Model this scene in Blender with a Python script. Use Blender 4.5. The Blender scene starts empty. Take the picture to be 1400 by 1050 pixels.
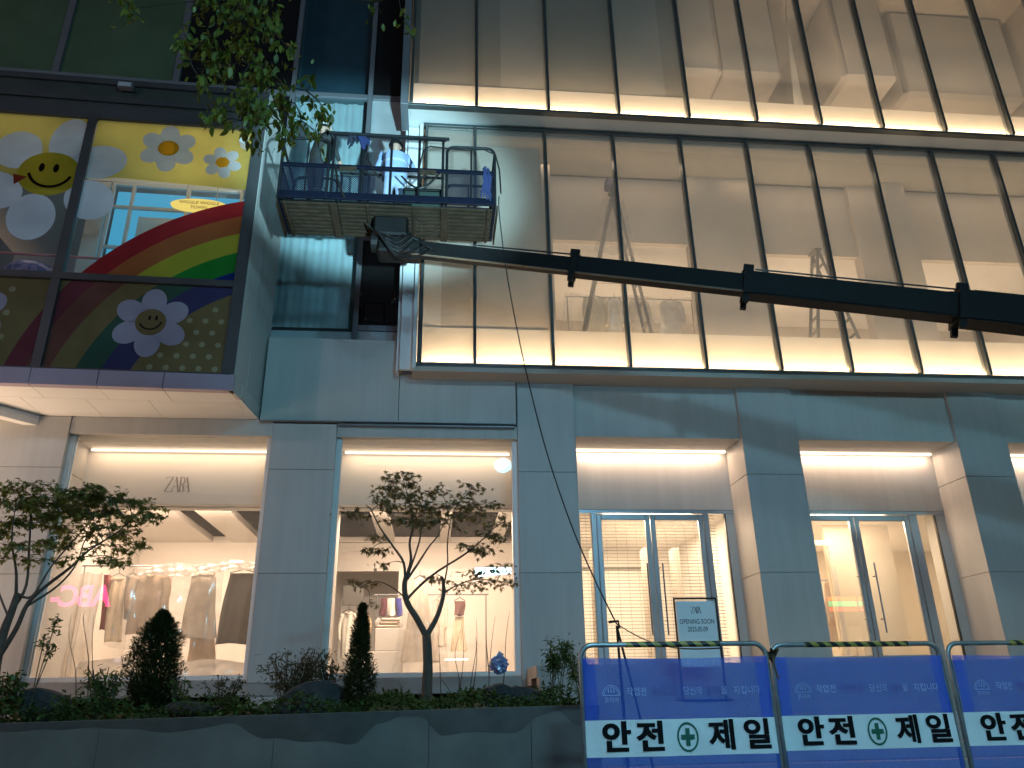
import bpy, math, random
import numpy as np
from mathutils import Vector, Matrix
random.seed(7); RNG = np.random.default_rng(7)
scene = bpy.context.scene
COL = scene.collection
R_ = math.radians

# ------------------------------------------------------------------ camera
FPX = 1067.7
_p, _r, _y = R_(22.095), R_(-1.010), R_(5.812)
CF = np.array([math.sin(_y)*math.cos(_p), math.cos(_y)*math.cos(_p), math.sin(_p)])
_rt = np.array([math.cos(_y), -math.sin(_y), 0.0]); _up = np.cross(_rt, CF)
CR = math.cos(_r)*_rt + math.sin(_r)*_up
CU = -math.sin(_r)*_rt + math.cos(_r)*_up
CO = np.array([0.0, 0.0, 1.5])
cam = bpy.data.cameras.new('camera'); cam.sensor_width = 36; cam.lens = FPX/1400*36
cam.clip_start = 0.05; cam.clip_end = 400
camo = bpy.data.objects.new('camera', cam); COL.objects.link(camo)
camo.matrix_world = Matrix(((CR[0], CU[0], -CF[0], 0), (CR[1], CU[1], -CF[1], 0), (CR[2], CU[2], -CF[2], 1.5), (0, 0, 0, 1)))
scene.camera = camo

def P(px, py, Y=None, Z=None, n=None, o=None):
    """the point of a real plane (Y = const, Z = const, or normal n through o) that the photo shows at a pixel"""
    d = CF + CR*(px-700)/FPX - CU*(py-525)/FPX
    if n is not None: t = (np.dot(n, np.array(o)-CO))/np.dot(n, d)
    elif Y is not None: t = (Y-CO[1])/d[1]
    else: t = (Z-CO[2])/d[2]
    return tuple(CO+d*t)

# ------------------------------------------------------------------ world, lights, exposure
world = bpy.data.worlds.new('World'); scene.world = world; world.use_nodes = True
nt = world.node_tree; bg = nt.nodes['Background']
sky = nt.nodes.new('ShaderNodeTexSky'); sky.sky_type = 'NISHITA'; sky.sun_disc = False
sky.sun_elevation = R_(-2.0); sky.sun_rotation = R_(200)
nt.links.new(sky.outputs[0], bg.inputs[0]); bg.inputs[1].default_value = 0.15
scene.view_settings.view_transform = 'Standard'; scene.view_settings.look = 'None'
scene.view_settings.exposure = 0.0; scene.view_settings.gamma = 1.0; scene.view_settings.use_curve_mapping = False
scene.render.engine = 'CYCLES'
scene.cycles.max_bounces = 8; scene.cycles.diffuse_bounces = 3; scene.cycles.glossy_bounces = 4
scene.cycles.transmission_bounces = 4; scene.cycles.transparent_max_bounces = 24
scene.cycles.sample_clamp_indirect = 4.0; scene.cycles.sample_clamp_direct = 0.0
scene.cycles.use_denoising = True
scene.cycles.caustics_reflective = False; scene.cycles.caustics_refractive = False

WARM = (1.0, 0.76, 0.55); CYAN = (0.55, 0.88, 1.0); COOL = (0.60, 0.86, 1.0)
LIGHTS = []
def area(name, loc, look, sx, sy, power, color, spread=180, camvis=False):
    l = bpy.data.lights.new(name, 'AREA'); l.shape = 'RECTANGLE'; l.size = sx; l.size_y = sy
    l.energy = power; l.color = color; l.spread = R_(spread)
    o = bpy.data.objects.new(name, l); COL.objects.link(o); o.location = loc
    d = Vector(look)-Vector(loc)
    o.rotation_euler = d.to_track_quat('-Z', 'Y').to_euler()
    LIGHTS.append(o); return o
def spot(name, loc, look, power, color, size, blend, rad):
    l = bpy.data.lights.new(name, 'SPOT'); l.energy = power; l.color = color; l.spot_size = R_(size); l.spot_blend = blend
    l.shadow_soft_size = rad
    o = bpy.data.objects.new(name, l); COL.objects.link(o); o.location = loc
    d = Vector(look)-Vector(loc); o.rotation_euler = d.to_track_quat('-Z', 'Y').to_euler()
    return o
# street lamps behind the camera (their poles and heads are built further down)
STREET_LAMPS = [(4.3, -4.0, 10.0), (16.5, -4.0, 9.5), (-17.0, -5.0, 10.5)]
for i, l in enumerate(STREET_LAMPS):
    spot('street_lamp_light', (l[0], l[1]+0.35, l[2]-0.16), (l[0]*0.8+0.4, 9.0, 2.0), (1800, 850, 1500)[i],
         ((0.28, 0.72, 1.0), (0.46, 0.90, 0.95), (1.0, 0.76, 0.86))[i], 150, 0.6, 0.34)
# work floodlight clamped to the lift truck, aimed up at the basket and the glass corner
spot('floodlight_light', (1.5, 0.6, 2.2), P(518, 250, Y=12.4), 16500, (0.46, 0.85, 1.0), 16.0, 0.55, 0.10).scale = (1.5, 1, 1)
# cool light added to brighten barriers and pillars, placed at the mirrored shop sign
area('added_sign_light', (2.1, -3.2, 5.75), (2.4, 9, 2.5), 1.3, 0.4, 560, (0.25, 0.70, 0.98))
# warm light added beyond the left picture edge to brighten the bay soffit
area('added_soffit_light', (-9.6, 11.6, 2.9), (-5.5, 11.0, 6.2), 2.5, 2.0, 330, (1, 0.70, 0.47))

# ------------------------------------------------------------------ helpers
ORG = {}
def thing(name, label, cat, loc=(0, 0, 0), group=None):
    o = bpy.data.objects.new(name, None); COL.objects.link(o); o.location = loc; o.empty_display_size = 0.2
    ORG[o.name] = Vector(loc); tag(o, label, cat, group); return o
def tag(o, label=None, cat=None, group=None, kind=None):
    if label: o['label'] = label
    if cat: o['category'] = cat
    if group: o['group'] = group
    if kind: o['kind'] = kind
    return o
class MB:
    def __init__(s): s.v = []; s.f = []; s.mi = []; s.cur = 0
    def add(s, v, f):
        b = len(s.v); s.v += [tuple(map(float, q)) for q in v]
        for q in f: s.f.append(tuple(b+i for i in q)); s.mi.append(s.cur)
        return s
    def box(s, x0, x1, y0, y1, z0, z1):
        return s.add([(x0, y0, z0), (x1, y0, z0), (x1, y1, z0), (x0, y1, z0), (x0, y0, z1), (x1, y0, z1), (x1, y1, z1), (x0, y1, z1)],
                     [(0, 3, 2, 1), (4, 5, 6, 7), (0, 1, 5, 4), (1, 2, 6, 5), (2, 3, 7, 6), (3, 0, 4, 7)])
    def bbox(s, x0, x1, y0, y1, z0, z1, b=0.008):
        """box with chamfered edges"""
        v = []; X = (x0, x1); Y = (y0, y1); Z = (z0, z1); idx = {}
        for i in (0, 1):
            for j in (0, 1):
                for k in (0, 1):
                    sx, sy, sz = (1-2*i)*b, (1-2*j)*b, (1-2*k)*b
                    for a, q in enumerate(((0, sy, sz), (sx, 0, sz), (sx, sy, 0))):
                        idx[i, j, k, a] = len(v); v.append((X[i]+q[0], Y[j]+q[1], Z[k]+q[2]))
        f = []
        for i in (0, 1):
            q = [idx[i, 0, 0, 0], idx[i, 1, 0, 0], idx[i, 1, 1, 0], idx[i, 0, 1, 0]]; f.append(q if i else q[::-1])
            q = [idx[0, i, 0, 1], idx[0, i, 1, 1], idx[1, i, 1, 1], idx[1, i, 0, 1]]; f.append(q if i else q[::-1])
            q = [idx[0, 0, i, 2], idx[1, 0, i, 2], idx[1, 1, i, 2], idx[0, 1, i, 2]]; f.append(q if i else q[::-1])
        for j in (0, 1):
            for k in (0, 1):
                q = [idx[0, j, k, 1], idx[1, j, k, 1], idx[1, j, k, 2], idx[0, j, k, 2]]; f.append(q if j == k else q[::-1])
                q = [idx[j, 0, k, 0], idx[j, 1, k, 0], idx[j, 1, k, 2], idx[j, 0, k, 2]]; f.append(q[::-1] if j == k else q)
                q = [idx[j, k, 0, 0], idx[j, k, 1, 0], idx[j, k, 1, 1], idx[j, k, 0, 1]]; f.append(q if j == k else q[::-1])
                q = [idx[j, k, 0, 0], idx[j, k, 1, 0], idx[j, k, 1, 1], idx[j, k, 0, 1]]; f.append(q if j == k else q[::-1])
        for i in (0, 1):
            for j in (0, 1):
                for k in (0, 1):
                    q = [idx[i, j, k, 0], idx[i, j, k, 1], idx[i, j, k, 2]]; f.append(q if (i+j+k) % 2 else q[::-1])
        return s.add(v, f)
    def obox(s, c, ax, ay, az, hx, hy, hz):
        c = Vector(c); ax, ay, az = Vector(ax).normalized(), Vector(ay).normalized(), Vector(az).normalized()
        v = [c+ax*hx*i+ay*hy*j+az*hz*k for k in (-1, 1) for j, i in ((-1, -1), (-1, 1), (1, 1), (1, -1))]
        return s.add(v, [(0, 3, 2, 1), (4, 5, 6, 7), (0, 1, 5, 4), (1, 2, 6, 5), (2, 3, 7, 6), (3, 0, 4, 7)])
    def quad(s, a, b, c, d): return s.add([a, b, c, d], [(0, 1, 2, 3)])
    def poly(s, pts): return s.add(pts, [tuple(range(len(pts)))])
    def tube(s, pts, r, n=8, caps=True):
        pts = [Vector(p) for p in pts]
        rs = r if isinstance(r, (list, tuple)) else [r]*len(pts)
        t0 = (pts[1]-pts[0]).normalized()
        a = t0.orthogonal().normalized(); rings = []
        v = []
        for i, p in enumerate(pts):
            t = ((pts[min(i+1, len(pts)-1)]-pts[max(i-1, 0)])).normalized()
            a = (a-t*a.dot(t)); a = a.normalized() if a.length > 1e-6 else t.orthogonal().normalized()
            bq = t.cross(a)
            for k in range(n):
                th = 2*math.pi*k/n; v.append(p+(a*math.cos(th)+bq*math.sin(th))*rs[i])
        f = []
        for i in range(len(pts)-1):
            for k in range(n):
                f.append((i*n+k, i*n+(k+1) % n, (i+1)*n+(k+1) % n, (i+1)*n+k))
        if caps: f.append(tuple(range(n))[::-1]); f.append(tuple((len(pts)-1)*n+k for k in range(n)))
        return s.add(v, f)
    def grid(s, fn, nu, nv):
        v = [fn(i/nu, j/nv) for j in range(nv+1) for i in range(nu+1)]
        f = [(j*(nu+1)+i, j*(nu+1)+i+1, (j+1)*(nu+1)+i+1, (j+1)*(nu+1)+i) for j in range(nv) for i in range(nu)]
        return s.add(v, f)
    def sphere(s, c, rx, ry, rz, nu=14, nv=9):
        def fn(u, w):
            th = 2*math.pi*u; ph = math.pi*(w-0.5)
            return (c[0]+rx*math.cos(ph)*math.cos(th), c[1]+ry*math.cos(ph)*math.sin(th), c[2]+rz*math.sin(ph))
        return s.grid(fn, nu, nv)
    def build(s, name, mat, parent=None, smooth=False, kind=None, label=None):
        off = Vector((0, 0, 0)) if parent is None else ORG[parent.name]
        me = bpy.data.meshes.new(name)
        me.from_pydata([(q[0]-off.x, q[1]-off.y, q[2]-off.z) for q in s.v], [], s.f)
        mats = mat if isinstance(mat, (list, tuple)) else [mat]
        for m in mats: me.materials.append(m)
        if len(mats) > 1: me.polygons.foreach_set('material_index', s.mi)
        if smooth: me.polygons.foreach_set('use_smooth', [True]*len(s.f))
        me.update()
        return link(name, me, parent, kind, label)
def link(name, me, parent=None, kind=None, label=None):
    o = bpy.data.objects.new(name, me); COL.objects.link(o)
    if parent is not None: o.parent = parent; ORG[o.name] = ORG[parent.name]
    else: ORG[o.name] = Vector((0, 0, 0))
    if kind: o['kind'] = kind
    if label: o['label'] = label
    return o
def solo(mb, name, mat, label, cat, loc, group=None, smooth=False, kind=None):
    """a thing that is one mesh, with its origin at its base"""
    mb.v = [(q[0]-loc[0], q[1]-loc[1], q[2]-loc[2]) for q in mb.v]
    o = mb.build(name, mat, None, smooth); o.location = loc; ORG[o.name] = Vector(loc)
    return tag(o, label, cat, group, kind)

def text_verts(body, size, bold=0.0, space=1.0, align='CENTER'):
    c = bpy.data.curves.new('lettering', 'FONT'); c.body = body; c.size = size; c.offset = bold*size
    c.align_x = align; c.align_y = 'CENTER'; c.space_character = space; c.resolution_u = 4
    o = bpy.data.objects.new('lettering', c); COL.objects.link(o)
    dg = bpy.context.evaluated_depsgraph_get(); dg.update()
    m = bpy.data.meshes.new_from_object(o.evaluated_get(dg))
    v = [tuple(q.co) for q in m.vertices]; f = [tuple(q.vertices) for q in m.polygons]
    bpy.data.objects.remove(o); bpy.data.curves.remove(c); bpy.data.meshes.remove(m)
    return v, f

# ------------------------------------------------------------------ materials
def newmat(name):
    m = bpy.data.materials.new(name); m.use_nodes = True; return m, m.node_tree.nodes, m.node_tree.links
def mat(name, col, rough=0.6, metal=0.0, var=0.12, vscale=3.0, bump=0.0, bscale=40.0, spec=0.5, col2=None, trans=0.0):
    m, N, L = newmat(name); b = N['Principled BSDF']
    b.inputs['Roughness'].default_value = rough; b.inputs['Metallic'].default_value = metal
    b.inputs['Specular IOR Level'].default_value = spec
    tc = N.new('ShaderNodeTexCoord')
    n = N.new('ShaderNodeTexNoise'); n.inputs['Scale'].default_value = vscale; n.inputs['Detail'].default_value = 6
    n.inputs['Roughness'].default_value = 0.6
    L.new(tc.outputs['Object'], n.inputs['Vector'])
    cr = N.new('ShaderNodeValToRGB'); cr.color_ramp.elements[0].position = 0.3; cr.color_ramp.elements[1].position = 0.72
    c2 = col2 or tuple(min(1, c*(1+var)) for c in col); c1 = tuple(c*(1-var) for c in col)
    cr.color_ramp.elements[0].color = (*c1, 1); cr.color_ramp.elements[1].color = (*c2, 1)
    L.new(n.outputs['Fac'], cr.inputs[0]); L.new(cr.outputs[0], b.inputs['Base Color'])
    if bump:
        n2 = N.new('ShaderNodeTexNoise'); n2.inputs['Scale'].default_value = bscale; n2.inputs['Detail'].default_value = 5
        L.new(tc.outputs['Object'], n2.inputs['Vector'])
        bp = N.new('ShaderNodeBump'); bp.inputs['Strength'].default_value = bump; bp.inputs['Distance'].default_value = 0.02
        L.new(n2.outputs['Fac'], bp.inputs['Height']); L.new(bp.outputs[0], b.inputs['Normal'])
    return m
def emit(name, col, st):
    m, N, L = newmat(name); N.remove(N['Principled BSDF'])
    e = N.new('ShaderNodeEmission'); e.inputs[0].default_value = (*col, 1); e.inputs[1].default_value = st
    L.new(e.outputs[0], N['Material Output'].inputs[0]); return m
def glass(name, tint=(0.95, 0.97, 0.96), refl=0.06, rough=0.0, rcol=(1, 1, 1), milk=0.0, milkcol=(0.8, 0.8, 0.78)):
    m, N, L = newmat(name); N.remove(N['Principled BSDF'])
    t = N.new('ShaderNodeBsdfTransparent'); t.inputs[0].default_value = (*tint, 1)
    g = N.new('ShaderNodeBsdfGlossy'); g.inputs['Roughness'].default_value = rough; g.inputs['Color'].default_value = (*rcol, 1)
    lw = N.new('ShaderNodeLayerWeight'); lw.inputs[0].default_value = 0.5
    pw = N.new('ShaderNodeMath'); pw.operation = 'POWER'; pw.inputs[1].default_value = 4.0
    L.new(lw.outputs['Facing'], pw.inputs[0])
    ma = N.new('ShaderNodeMath'); ma.operation = 'MULTIPLY_ADD'; ma.inputs[1].default_value = 1-refl; ma.inputs[2].default_value = refl
    ma.use_clamp = True; L.new(pw.outputs[0], ma.inputs[0])
    mx = N.new('ShaderNodeMixShader'); L.new(ma.outputs[0], mx.inputs[0]); L.new(t.outputs[0], mx.inputs[1]); L.new(g.outputs[0], mx.inputs[2])
    out = mx
    if milk:
        d = N.new('ShaderNodeBsdfDiffuse'); d.inputs[0].default_value = (*milkcol, 1); tl = N.new('ShaderNodeBsdfTranslucent'); tl.inputs[0].default_value = (*milkcol, 1)
        m1 = N.new('ShaderNodeMixShader'); m1.inputs[0].default_value = 0.6; L.new(d.outputs[0], m1.inputs[1]); L.new(tl.outputs[0], m1.inputs[2])
        tc = N.new('ShaderNodeTexCoord'); n = N.new('ShaderNodeTexNoise'); n.inputs['Scale'].default_value = 0.9; n.inputs['Detail'].default_value = 5; L.new(tc.outputs['Object'], n.inputs['Vector'])
        k = N.new('ShaderNodeMath'); k.operation = 'MULTIPLY_ADD'; k.inputs[1].default_value = milk*0.8; k.inputs[2].default_value = milk*0.6; L.new(n.outputs['Fac'], k.inputs[0])
        m2 = N.new('ShaderNodeMixShader'); L.new(k.outputs[0], m2.inputs[0]); L.new(mx.outputs[0], m2.inputs[1]); L.new(m1.outputs[0], m2.inputs[2]); out = m2
    L.new(out.outputs[0], N['Material Output'].inputs[0]); return m
def film(name, col, transl=0.6, clear=0.0, gloss=0.0, vscale=0, clear_noise=0.0, rough=0.25):
    """printed film, fabric or plastic sheet: light passes through"""
    m, N, L = newmat(name); N.remove(N['Principled BSDF'])
    d = N.new('ShaderNodeBsdfDiffuse'); d.inputs[0].default_value = (*col, 1)
    tr = N.new('ShaderNodeBsdfTranslucent'); tr.inputs[0].default_value = (*col, 1)
    tc0 = N.new('ShaderNodeTexCoord'); nz = N.new('ShaderNodeTexNoise'); nz.inputs['Scale'].default_value = 1.7; nz.inputs['Detail'].default_value = 5; L.new(tc0.outputs['Object'], nz.inputs['Vector'])
    rp = N.new('ShaderNodeValToRGB'); rp.color_ramp.elements[0].position = 0.3; rp.color_ramp.elements[1].position = 0.7
    rp.color_ramp.elements[0].color = (*[q*0.84 for q in col], 1); rp.color_ramp.elements[1].color = (*[min(1, q*1.08+0.004) for q in col], 1)
    L.new(nz.outputs['Fac'], rp.inputs[0]); L.new(rp.outputs[0], d.inputs[0]); L.new(rp.outputs[0], tr.inputs[0])
    mx = N.new('ShaderNodeMixShader'); mx.inputs[0].default_value = transl
    L.new(d.outputs[0], mx.inputs[1]); L.new(tr.outputs[0], mx.inputs[2]); out = mx
    if gloss:
        g = N.new('ShaderNodeBsdfGlossy'); g.inputs['Roughness'].default_value = rough
        m3 = N.new('ShaderNodeMixShader'); m3.inputs[0].default_value = gloss
        L.new(out.outputs[0], m3.inputs[1]); L.new(g.outputs[0], m3.inputs[2]); out = m3
    if clear:
        t = N.new('ShaderNodeBsdfTransparent')
        m2 = N.new('ShaderNodeMixShader'); m2.inputs[0].default_value = clear
        if clear_noise:
            tc = N.new('ShaderNodeTexCoord'); n = N.new('ShaderNodeTexNoise'); n.inputs['Scale'].default_value = vscale or 4
            n.inputs['Detail'].default_value = 4
            L.new(tc.outputs['Object'], n.inputs['Vector'])
            a = N.new('ShaderNodeMath'); a.operation = 'MULTIPLY_ADD'; a.inputs[1].default_value = clear_noise; a.inputs[2].default_value = clear-clear_noise*0.5
            a.use_clamp = True; L.new(n.outputs['Fac'], a.inputs[0]); L.new(a.outputs[0], m2.inputs[0])
        L.new(out.outputs[0], m2.inputs[1]); L.new(t.outputs[0], m2.inputs[2]); out = m2
    L.new(out.outputs[0], N['Material Output'].inputs[0]); return m
def leafmat(name, c1, c2, transl=0.35):
    m, N, L = newmat(name); N.remove(N['Principled BSDF'])
    tc = N.new('ShaderNodeNewGeometry')
    cr = N.new('ShaderNodeValToRGB'); cr.color_ramp.elements[0].color = (*c1, 1); cr.color_ramp.elements[1].color = (*c2, 1)
    L.new(tc.outputs['Random Per Island'], cr.inputs[0])
    d = N.new('ShaderNodeBsdfDiffuse'); t = N.new('ShaderNodeBsdfTranslucent'); mx = N.new('ShaderNodeMixShader'); mx.inputs[0].default_value = transl
    L.new(cr.outputs[0], d.inputs[0]); L.new(cr.outputs[0], t.inputs[0])
    L.new(d.outputs[0], mx.inputs[1]); L.new(t.outputs[0], mx.inputs[2])
    g = N.new('ShaderNodeBsdfGlossy'); g.inputs['Roughness'].default_value = 0.45
    m2 = N.new('ShaderNodeMixShader'); m2.inputs[0].default_value = 0.03
    L.new(mx.outputs[0], m2.inputs[1]); L.new(g.outputs[0], m2.inputs[2])
    L.new(m2.outputs[0], N['Material Output'].inputs[0]); return m

M = {}
def stone_mat(name, base, rough):
    m, N, L = newmat(name); b = N['Principled BSDF']; b.inputs['Roughness'].default_value = rough
    tc = N.new('ShaderNodeTexCoord'); oi = N.new('ShaderNodeObjectInfo')
    mp = N.new('ShaderNodeMapping'); mp.inputs['Scale'].default_value = (5, 5, 0.35); L.new(tc.outputs['Object'], mp.inputs[0])
    n1 = N.new('ShaderNodeTexNoise'); n1.inputs['Scale'].default_value = 1.6; n1.inputs['Detail'].default_value = 7; L.new(mp.outputs[0], n1.inputs['Vector'])
    n2 = N.new('ShaderNodeTexNoise'); n2.inputs['Scale'].default_value = 1.1; n2.inputs['Detail'].default_value = 6; L.new(tc.outputs['Object'], n2.inputs['Vector'])
    n3 = N.new('ShaderNodeTexNoise'); n3.inputs['Scale'].default_value = 55; n3.inputs['Detail'].default_value = 3; L.new(tc.outputs['Object'], n3.inputs['Vector'])
    def ma(op, x, y, z=None):
        k = N.new('ShaderNodeMath'); k.operation = op
        for i, q in enumerate((x, y, z)):
            if q is None: continue
            if isinstance(q, (int, float)): k.inputs[i].default_value = q
            else: L.new(q, k.inputs[i])
        return k.outputs[0]
    v = ma('MULTIPLY_ADD', n1.outputs['Fac'], 0.26, 0.80); v = ma('MULTIPLY_ADD', n2.outputs['Fac'], 0.22, v); v = ma('MULTIPLY_ADD', n3.outputs['Fac'], 0.10, v); v = ma('MULTIPLY_ADD', oi.outputs['Random'], 0.09, v)
    v = ma('SUBTRACT', v, 0.14)
    mx = N.new('ShaderNodeMix'); mx.data_type = 'RGBA'; mx.blend_type = 'MULTIPLY'; mx.inputs['Factor'].default_value = 1; mx.inputs['A'].default_value = (*base, 1)
    cb = N.new('ShaderNodeCombineColor'); [L.new(v, cb.inputs[i]) for i in range(3)]
    L.new(cb.outputs[0], mx.inputs['B']); L.new(mx.outputs['Result'], b.inputs['Base Color'])
    bp = N.new('ShaderNodeBump'); bp.inputs['Strength'].default_value = 0.12; bp.inputs['Distance'].default_value = 0.01; L.new(n3.outputs['Fac'], bp.inputs['Height']); L.new(bp.outputs[0], b.inputs['Normal'])
    return m
M['stone'] = stone_mat('cream_stone', (0.47, 0.46, 0.44), 0.55)
M['stone2'] = stone_mat('cream_render', (0.50, 0.49, 0.46), 0.6)
M['plinth'] = mat('plinth_stone', (0.34, 0.32, 0.30), 0.6, var=0.15, vscale=4)
M['whitepanel'] = mat('white_metal_panel', (0.74, 0.74, 0.73), 0.4, var=0.03, vscale=1)
M['greymetal'] = mat('grey_aluminium', (0.20, 0.21, 0.23), 0.4, 0.3, var=0.05, vscale=2)
M['darkmetal'] = mat('dark_bronze_frame', (0.045, 0.045, 0.045), 0.35, 0.4, var=0.15, vscale=3)
M['mull'] = mat('mullion_steel', (0.10, 0.11, 0.11), 0.35, 0.5, var=0.12, vscale=2)
M['doorframe'] = mat('door_aluminium', (0.38, 0.42, 0.46), 0.35, 0.4, var=0.06, vscale=2)
M['black'] = mat('black_void', (0.008, 0.008, 0.008), 0.8, var=0.3)
M['blackmetal'] = mat('black_paint', (0.015, 0.015, 0.015), 0.4, 0.2, var=0.3, vscale=8)
M['white'] = mat('white_plaster', (0.72, 0.69, 0.65), 0.8, var=0.03, vscale=0.7)
M['warmwall'] = mat('warm_grey_plaster', (0.50, 0.44, 0.38), 0.85, var=0.08, vscale=0.9)
M['greywall'] = mat('grey_board', (0.30, 0.285, 0.255), 0.8, var=0.10, vscale=0.6)
M['floor'] = mat('pale_floor', (0.6, 0.56, 0.5), 0.5, var=0.05)
M['glass'] = glass('hazed_glass', (0.94, 0.95, 0.94), 0.045, milk=0.07, milkcol=(0.85, 0.78, 0.70))  # peach milk puts the shop window haze into the glass colour
M['glass2'] = glass('curtain_glass', (0.94, 0.93, 0.91), 0.05, milk=0.20, milkcol=(0.84, 0.80, 0.74))
M['darkglass'] = glass('dark_glass', (0.05, 0.06, 0.06), 0.05, milk=0.03)
M['led'] = emit('led_strip', WARM, 3.5)
M['glareglass'] = glass('green_glare_glass', (0.34, 0.50, 0.36), 0.05, milk=0.45, milkcol=(0.42, 0.62, 0.40))  # green glare painted into the pane as tint and milk
M['concrete'] = None
# ================================================================== SETTING
def mk_concrete():
    m, N, L = newmat('planter_concrete'); b = N['Principled BSDF']
    tc = N.new('ShaderNodeTexCoord')
    n = N.new('ShaderNodeTexNoise'); n.inputs['Scale'].default_value = 2.2; n.inputs['Detail'].default_value = 8
    L.new(tc.outputs['Object'], n.inputs['Vector'])
    cr = N.new('ShaderNodeValToRGB'); cr.color_ramp.elements[0].position = 0.3; cr.color_ramp.elements[1].position = 0.75
    cr.color_ramp.elements[0].color = (0.085, 0.078, 0.066, 1); cr.color_ramp.elements[1].color = (0.15, 0.138, 0.118, 1)
    L.new(n.outputs['Fac'], cr.inputs[0]); L.new(cr.outputs[0], b.inputs['Base Color'])
    b.inputs['Roughness'].default_value = 0.6
    bp = N.new('ShaderNodeBump'); bp.inputs['Strength'].default_value = 0.15; bp.inputs['Distance'].default_value = 0.01
    n2 = N.new('ShaderNodeTexNoise'); n2.inputs['Scale'].default_value = 60; L.new(tc.outputs['Object'], n2.inputs['Vector'])
    L.new(n2.outputs['Fac'], bp.inputs['Height']); L.new(bp.outputs[0], b.inputs['Normal'])
    return m
M['concrete'] = mk_concrete()
M['rimdark'] = mat('rim_band', (0.070, 0.063, 0.055), 0.35, var=0.25, vscale=5)
M['paving'] = mat('paving', (0.16, 0.16, 0.16), 0.8, var=0.2, vscale=2, bump=0.2)
M['asphalt'] = mat('asphalt', (0.05, 0.05, 0.052), 0.9, var=0.2, vscale=6, bump=0.3)
M['soil'] = mat('planting_soil', (0.035, 0.027, 0.02), 0.95, var=0.5, vscale=9, bump=0.8, bscale=30)

MB().box(-60, 60, -3.0, 60, -0.3, 0.0).build('sidewalk', M['paving'], kind='structure')
MB().box(-120, 120, -18.0, -3.0, -0.45, -0.14).build('road', M['asphalt'], kind='structure')
MB().box(-60, 60, -60, -18.0, -0.3, 0.0).build('opposite_sidewalk', M['paving'], kind='structure')
gs = MB()
def soil(u, w):
    x = -9+10.4*u; y = 7.1+5.28*w
    return (x, y, 1.34+0.012*(x+4)+0.06*w+0.05*math.sin(x*3.1+y)*math.sin(y*2.3-x))
gs.grid(soil, 60, 24).build('planting_bed', M['soil'], kind='structure')

# entrance steps and landing (one stone flight)
st = thing('entrance_steps', 'wide grey stone steps rising behind the blue barriers to the shop doors', 'steps', (6, 8, 0))
NST = 12
for i in range(NST):
    z0 = 1.95/NST*i; y0 = 8.0+0.3*i
    MB().bbox(1.42, 16, y0, 11.95 if i == NST-1 else y0+0.34, z0, z0+1.95/NST, 0.006).build('stone_tread', M['plinth'], st)
MB().bbox(1.42, 16, 11.956, 14.0, 1.70, 1.947, 0.006).build('landing_slab', M['plinth'], st)

# planter retaining wall
pw = thing('planter_wall', 'low grey concrete planter wall with a dark scalloped band below its rim', 'planter wall', (-2, 7.0, 0))
xs = [-8.6, -7.1, -5.6, -4.05, -2.6, -1.25, -0.02, 0.82, 1.40]
def ptop(x): return 1.405+0.012*(x+3.35)
for a, b in zip(xs[:-1], xs[1:]):
    m = MB()
    a += 0.002; b -= 0.002
    m.add([(a, 7, 0), (b, 7, 0), (b, 7.14, 0), (a, 7.14, 0), (a, 7, ptop(a)), (b, 7, ptop(b)), (b, 7.14, ptop(b)), (a, 7.14, ptop(a))],
          [(0, 3, 2, 1), (4, 5, 6, 7), (0, 1, 5, 4), (1, 2, 6, 5), (2, 3, 7, 6), (3, 0, 4, 7)])
    m.build('concrete_panel', M['concrete'], pw)
# dark band below the rim: a scalloped film just proud of the face
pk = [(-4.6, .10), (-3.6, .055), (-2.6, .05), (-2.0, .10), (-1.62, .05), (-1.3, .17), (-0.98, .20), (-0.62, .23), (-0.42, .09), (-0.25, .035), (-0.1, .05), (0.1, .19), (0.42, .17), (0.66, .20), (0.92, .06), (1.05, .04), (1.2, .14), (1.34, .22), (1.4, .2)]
def band_drop(x):
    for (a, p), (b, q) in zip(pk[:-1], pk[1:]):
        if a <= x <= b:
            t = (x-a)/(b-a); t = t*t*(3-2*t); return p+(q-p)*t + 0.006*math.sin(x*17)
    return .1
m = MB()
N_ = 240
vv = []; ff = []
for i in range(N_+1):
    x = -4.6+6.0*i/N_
    vv += [(x, 6.9965, ptop(x)-0.004), (x, 6.9965, ptop(x)-0.004-band_drop(x))]
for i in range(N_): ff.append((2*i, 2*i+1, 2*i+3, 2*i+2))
m.add(vv, ff).build('dark_scallop_band', M['rimdark'], pw)

# ================================================================== STORE BUILDING
S = thing('store_building', 'pale stone store with tall lit shop windows and two glazed upper floors', 'building', (4, 12.45, 0))
YP, YF, Y2, Y3, YD = 12.45, 12.52, 12.0, 11.5, 13.25
PILL = [(-7.2, -5.86), (-2.69, -1.655), (1.345, 2.335), (5.257, 6.268), (9.222, 10.163), (13.15, 14.1)]
ZH = [5.865, 5.80, 6.70, 6.70, 6.70, 6.70]
for (a, b), zt in zip(PILL, ZH):
    core = MB().box(a+0.02, b-0.02, YP+0.02, 13.9, 1.4, zt-0.01).build('pillar', M['stone'], S)
    zs = [1.62, 1.80, 3.37, 5.015, zt]
    for z0, z1 in zip(zs[:-1], zs[1:]):
        MB().bbox(a, b, YP, 13.28, z0+0.004, z1-0.004, 0.004).build('stone_panel', M['plinth'] if z1 < 2 else M['stone'], core)
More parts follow.
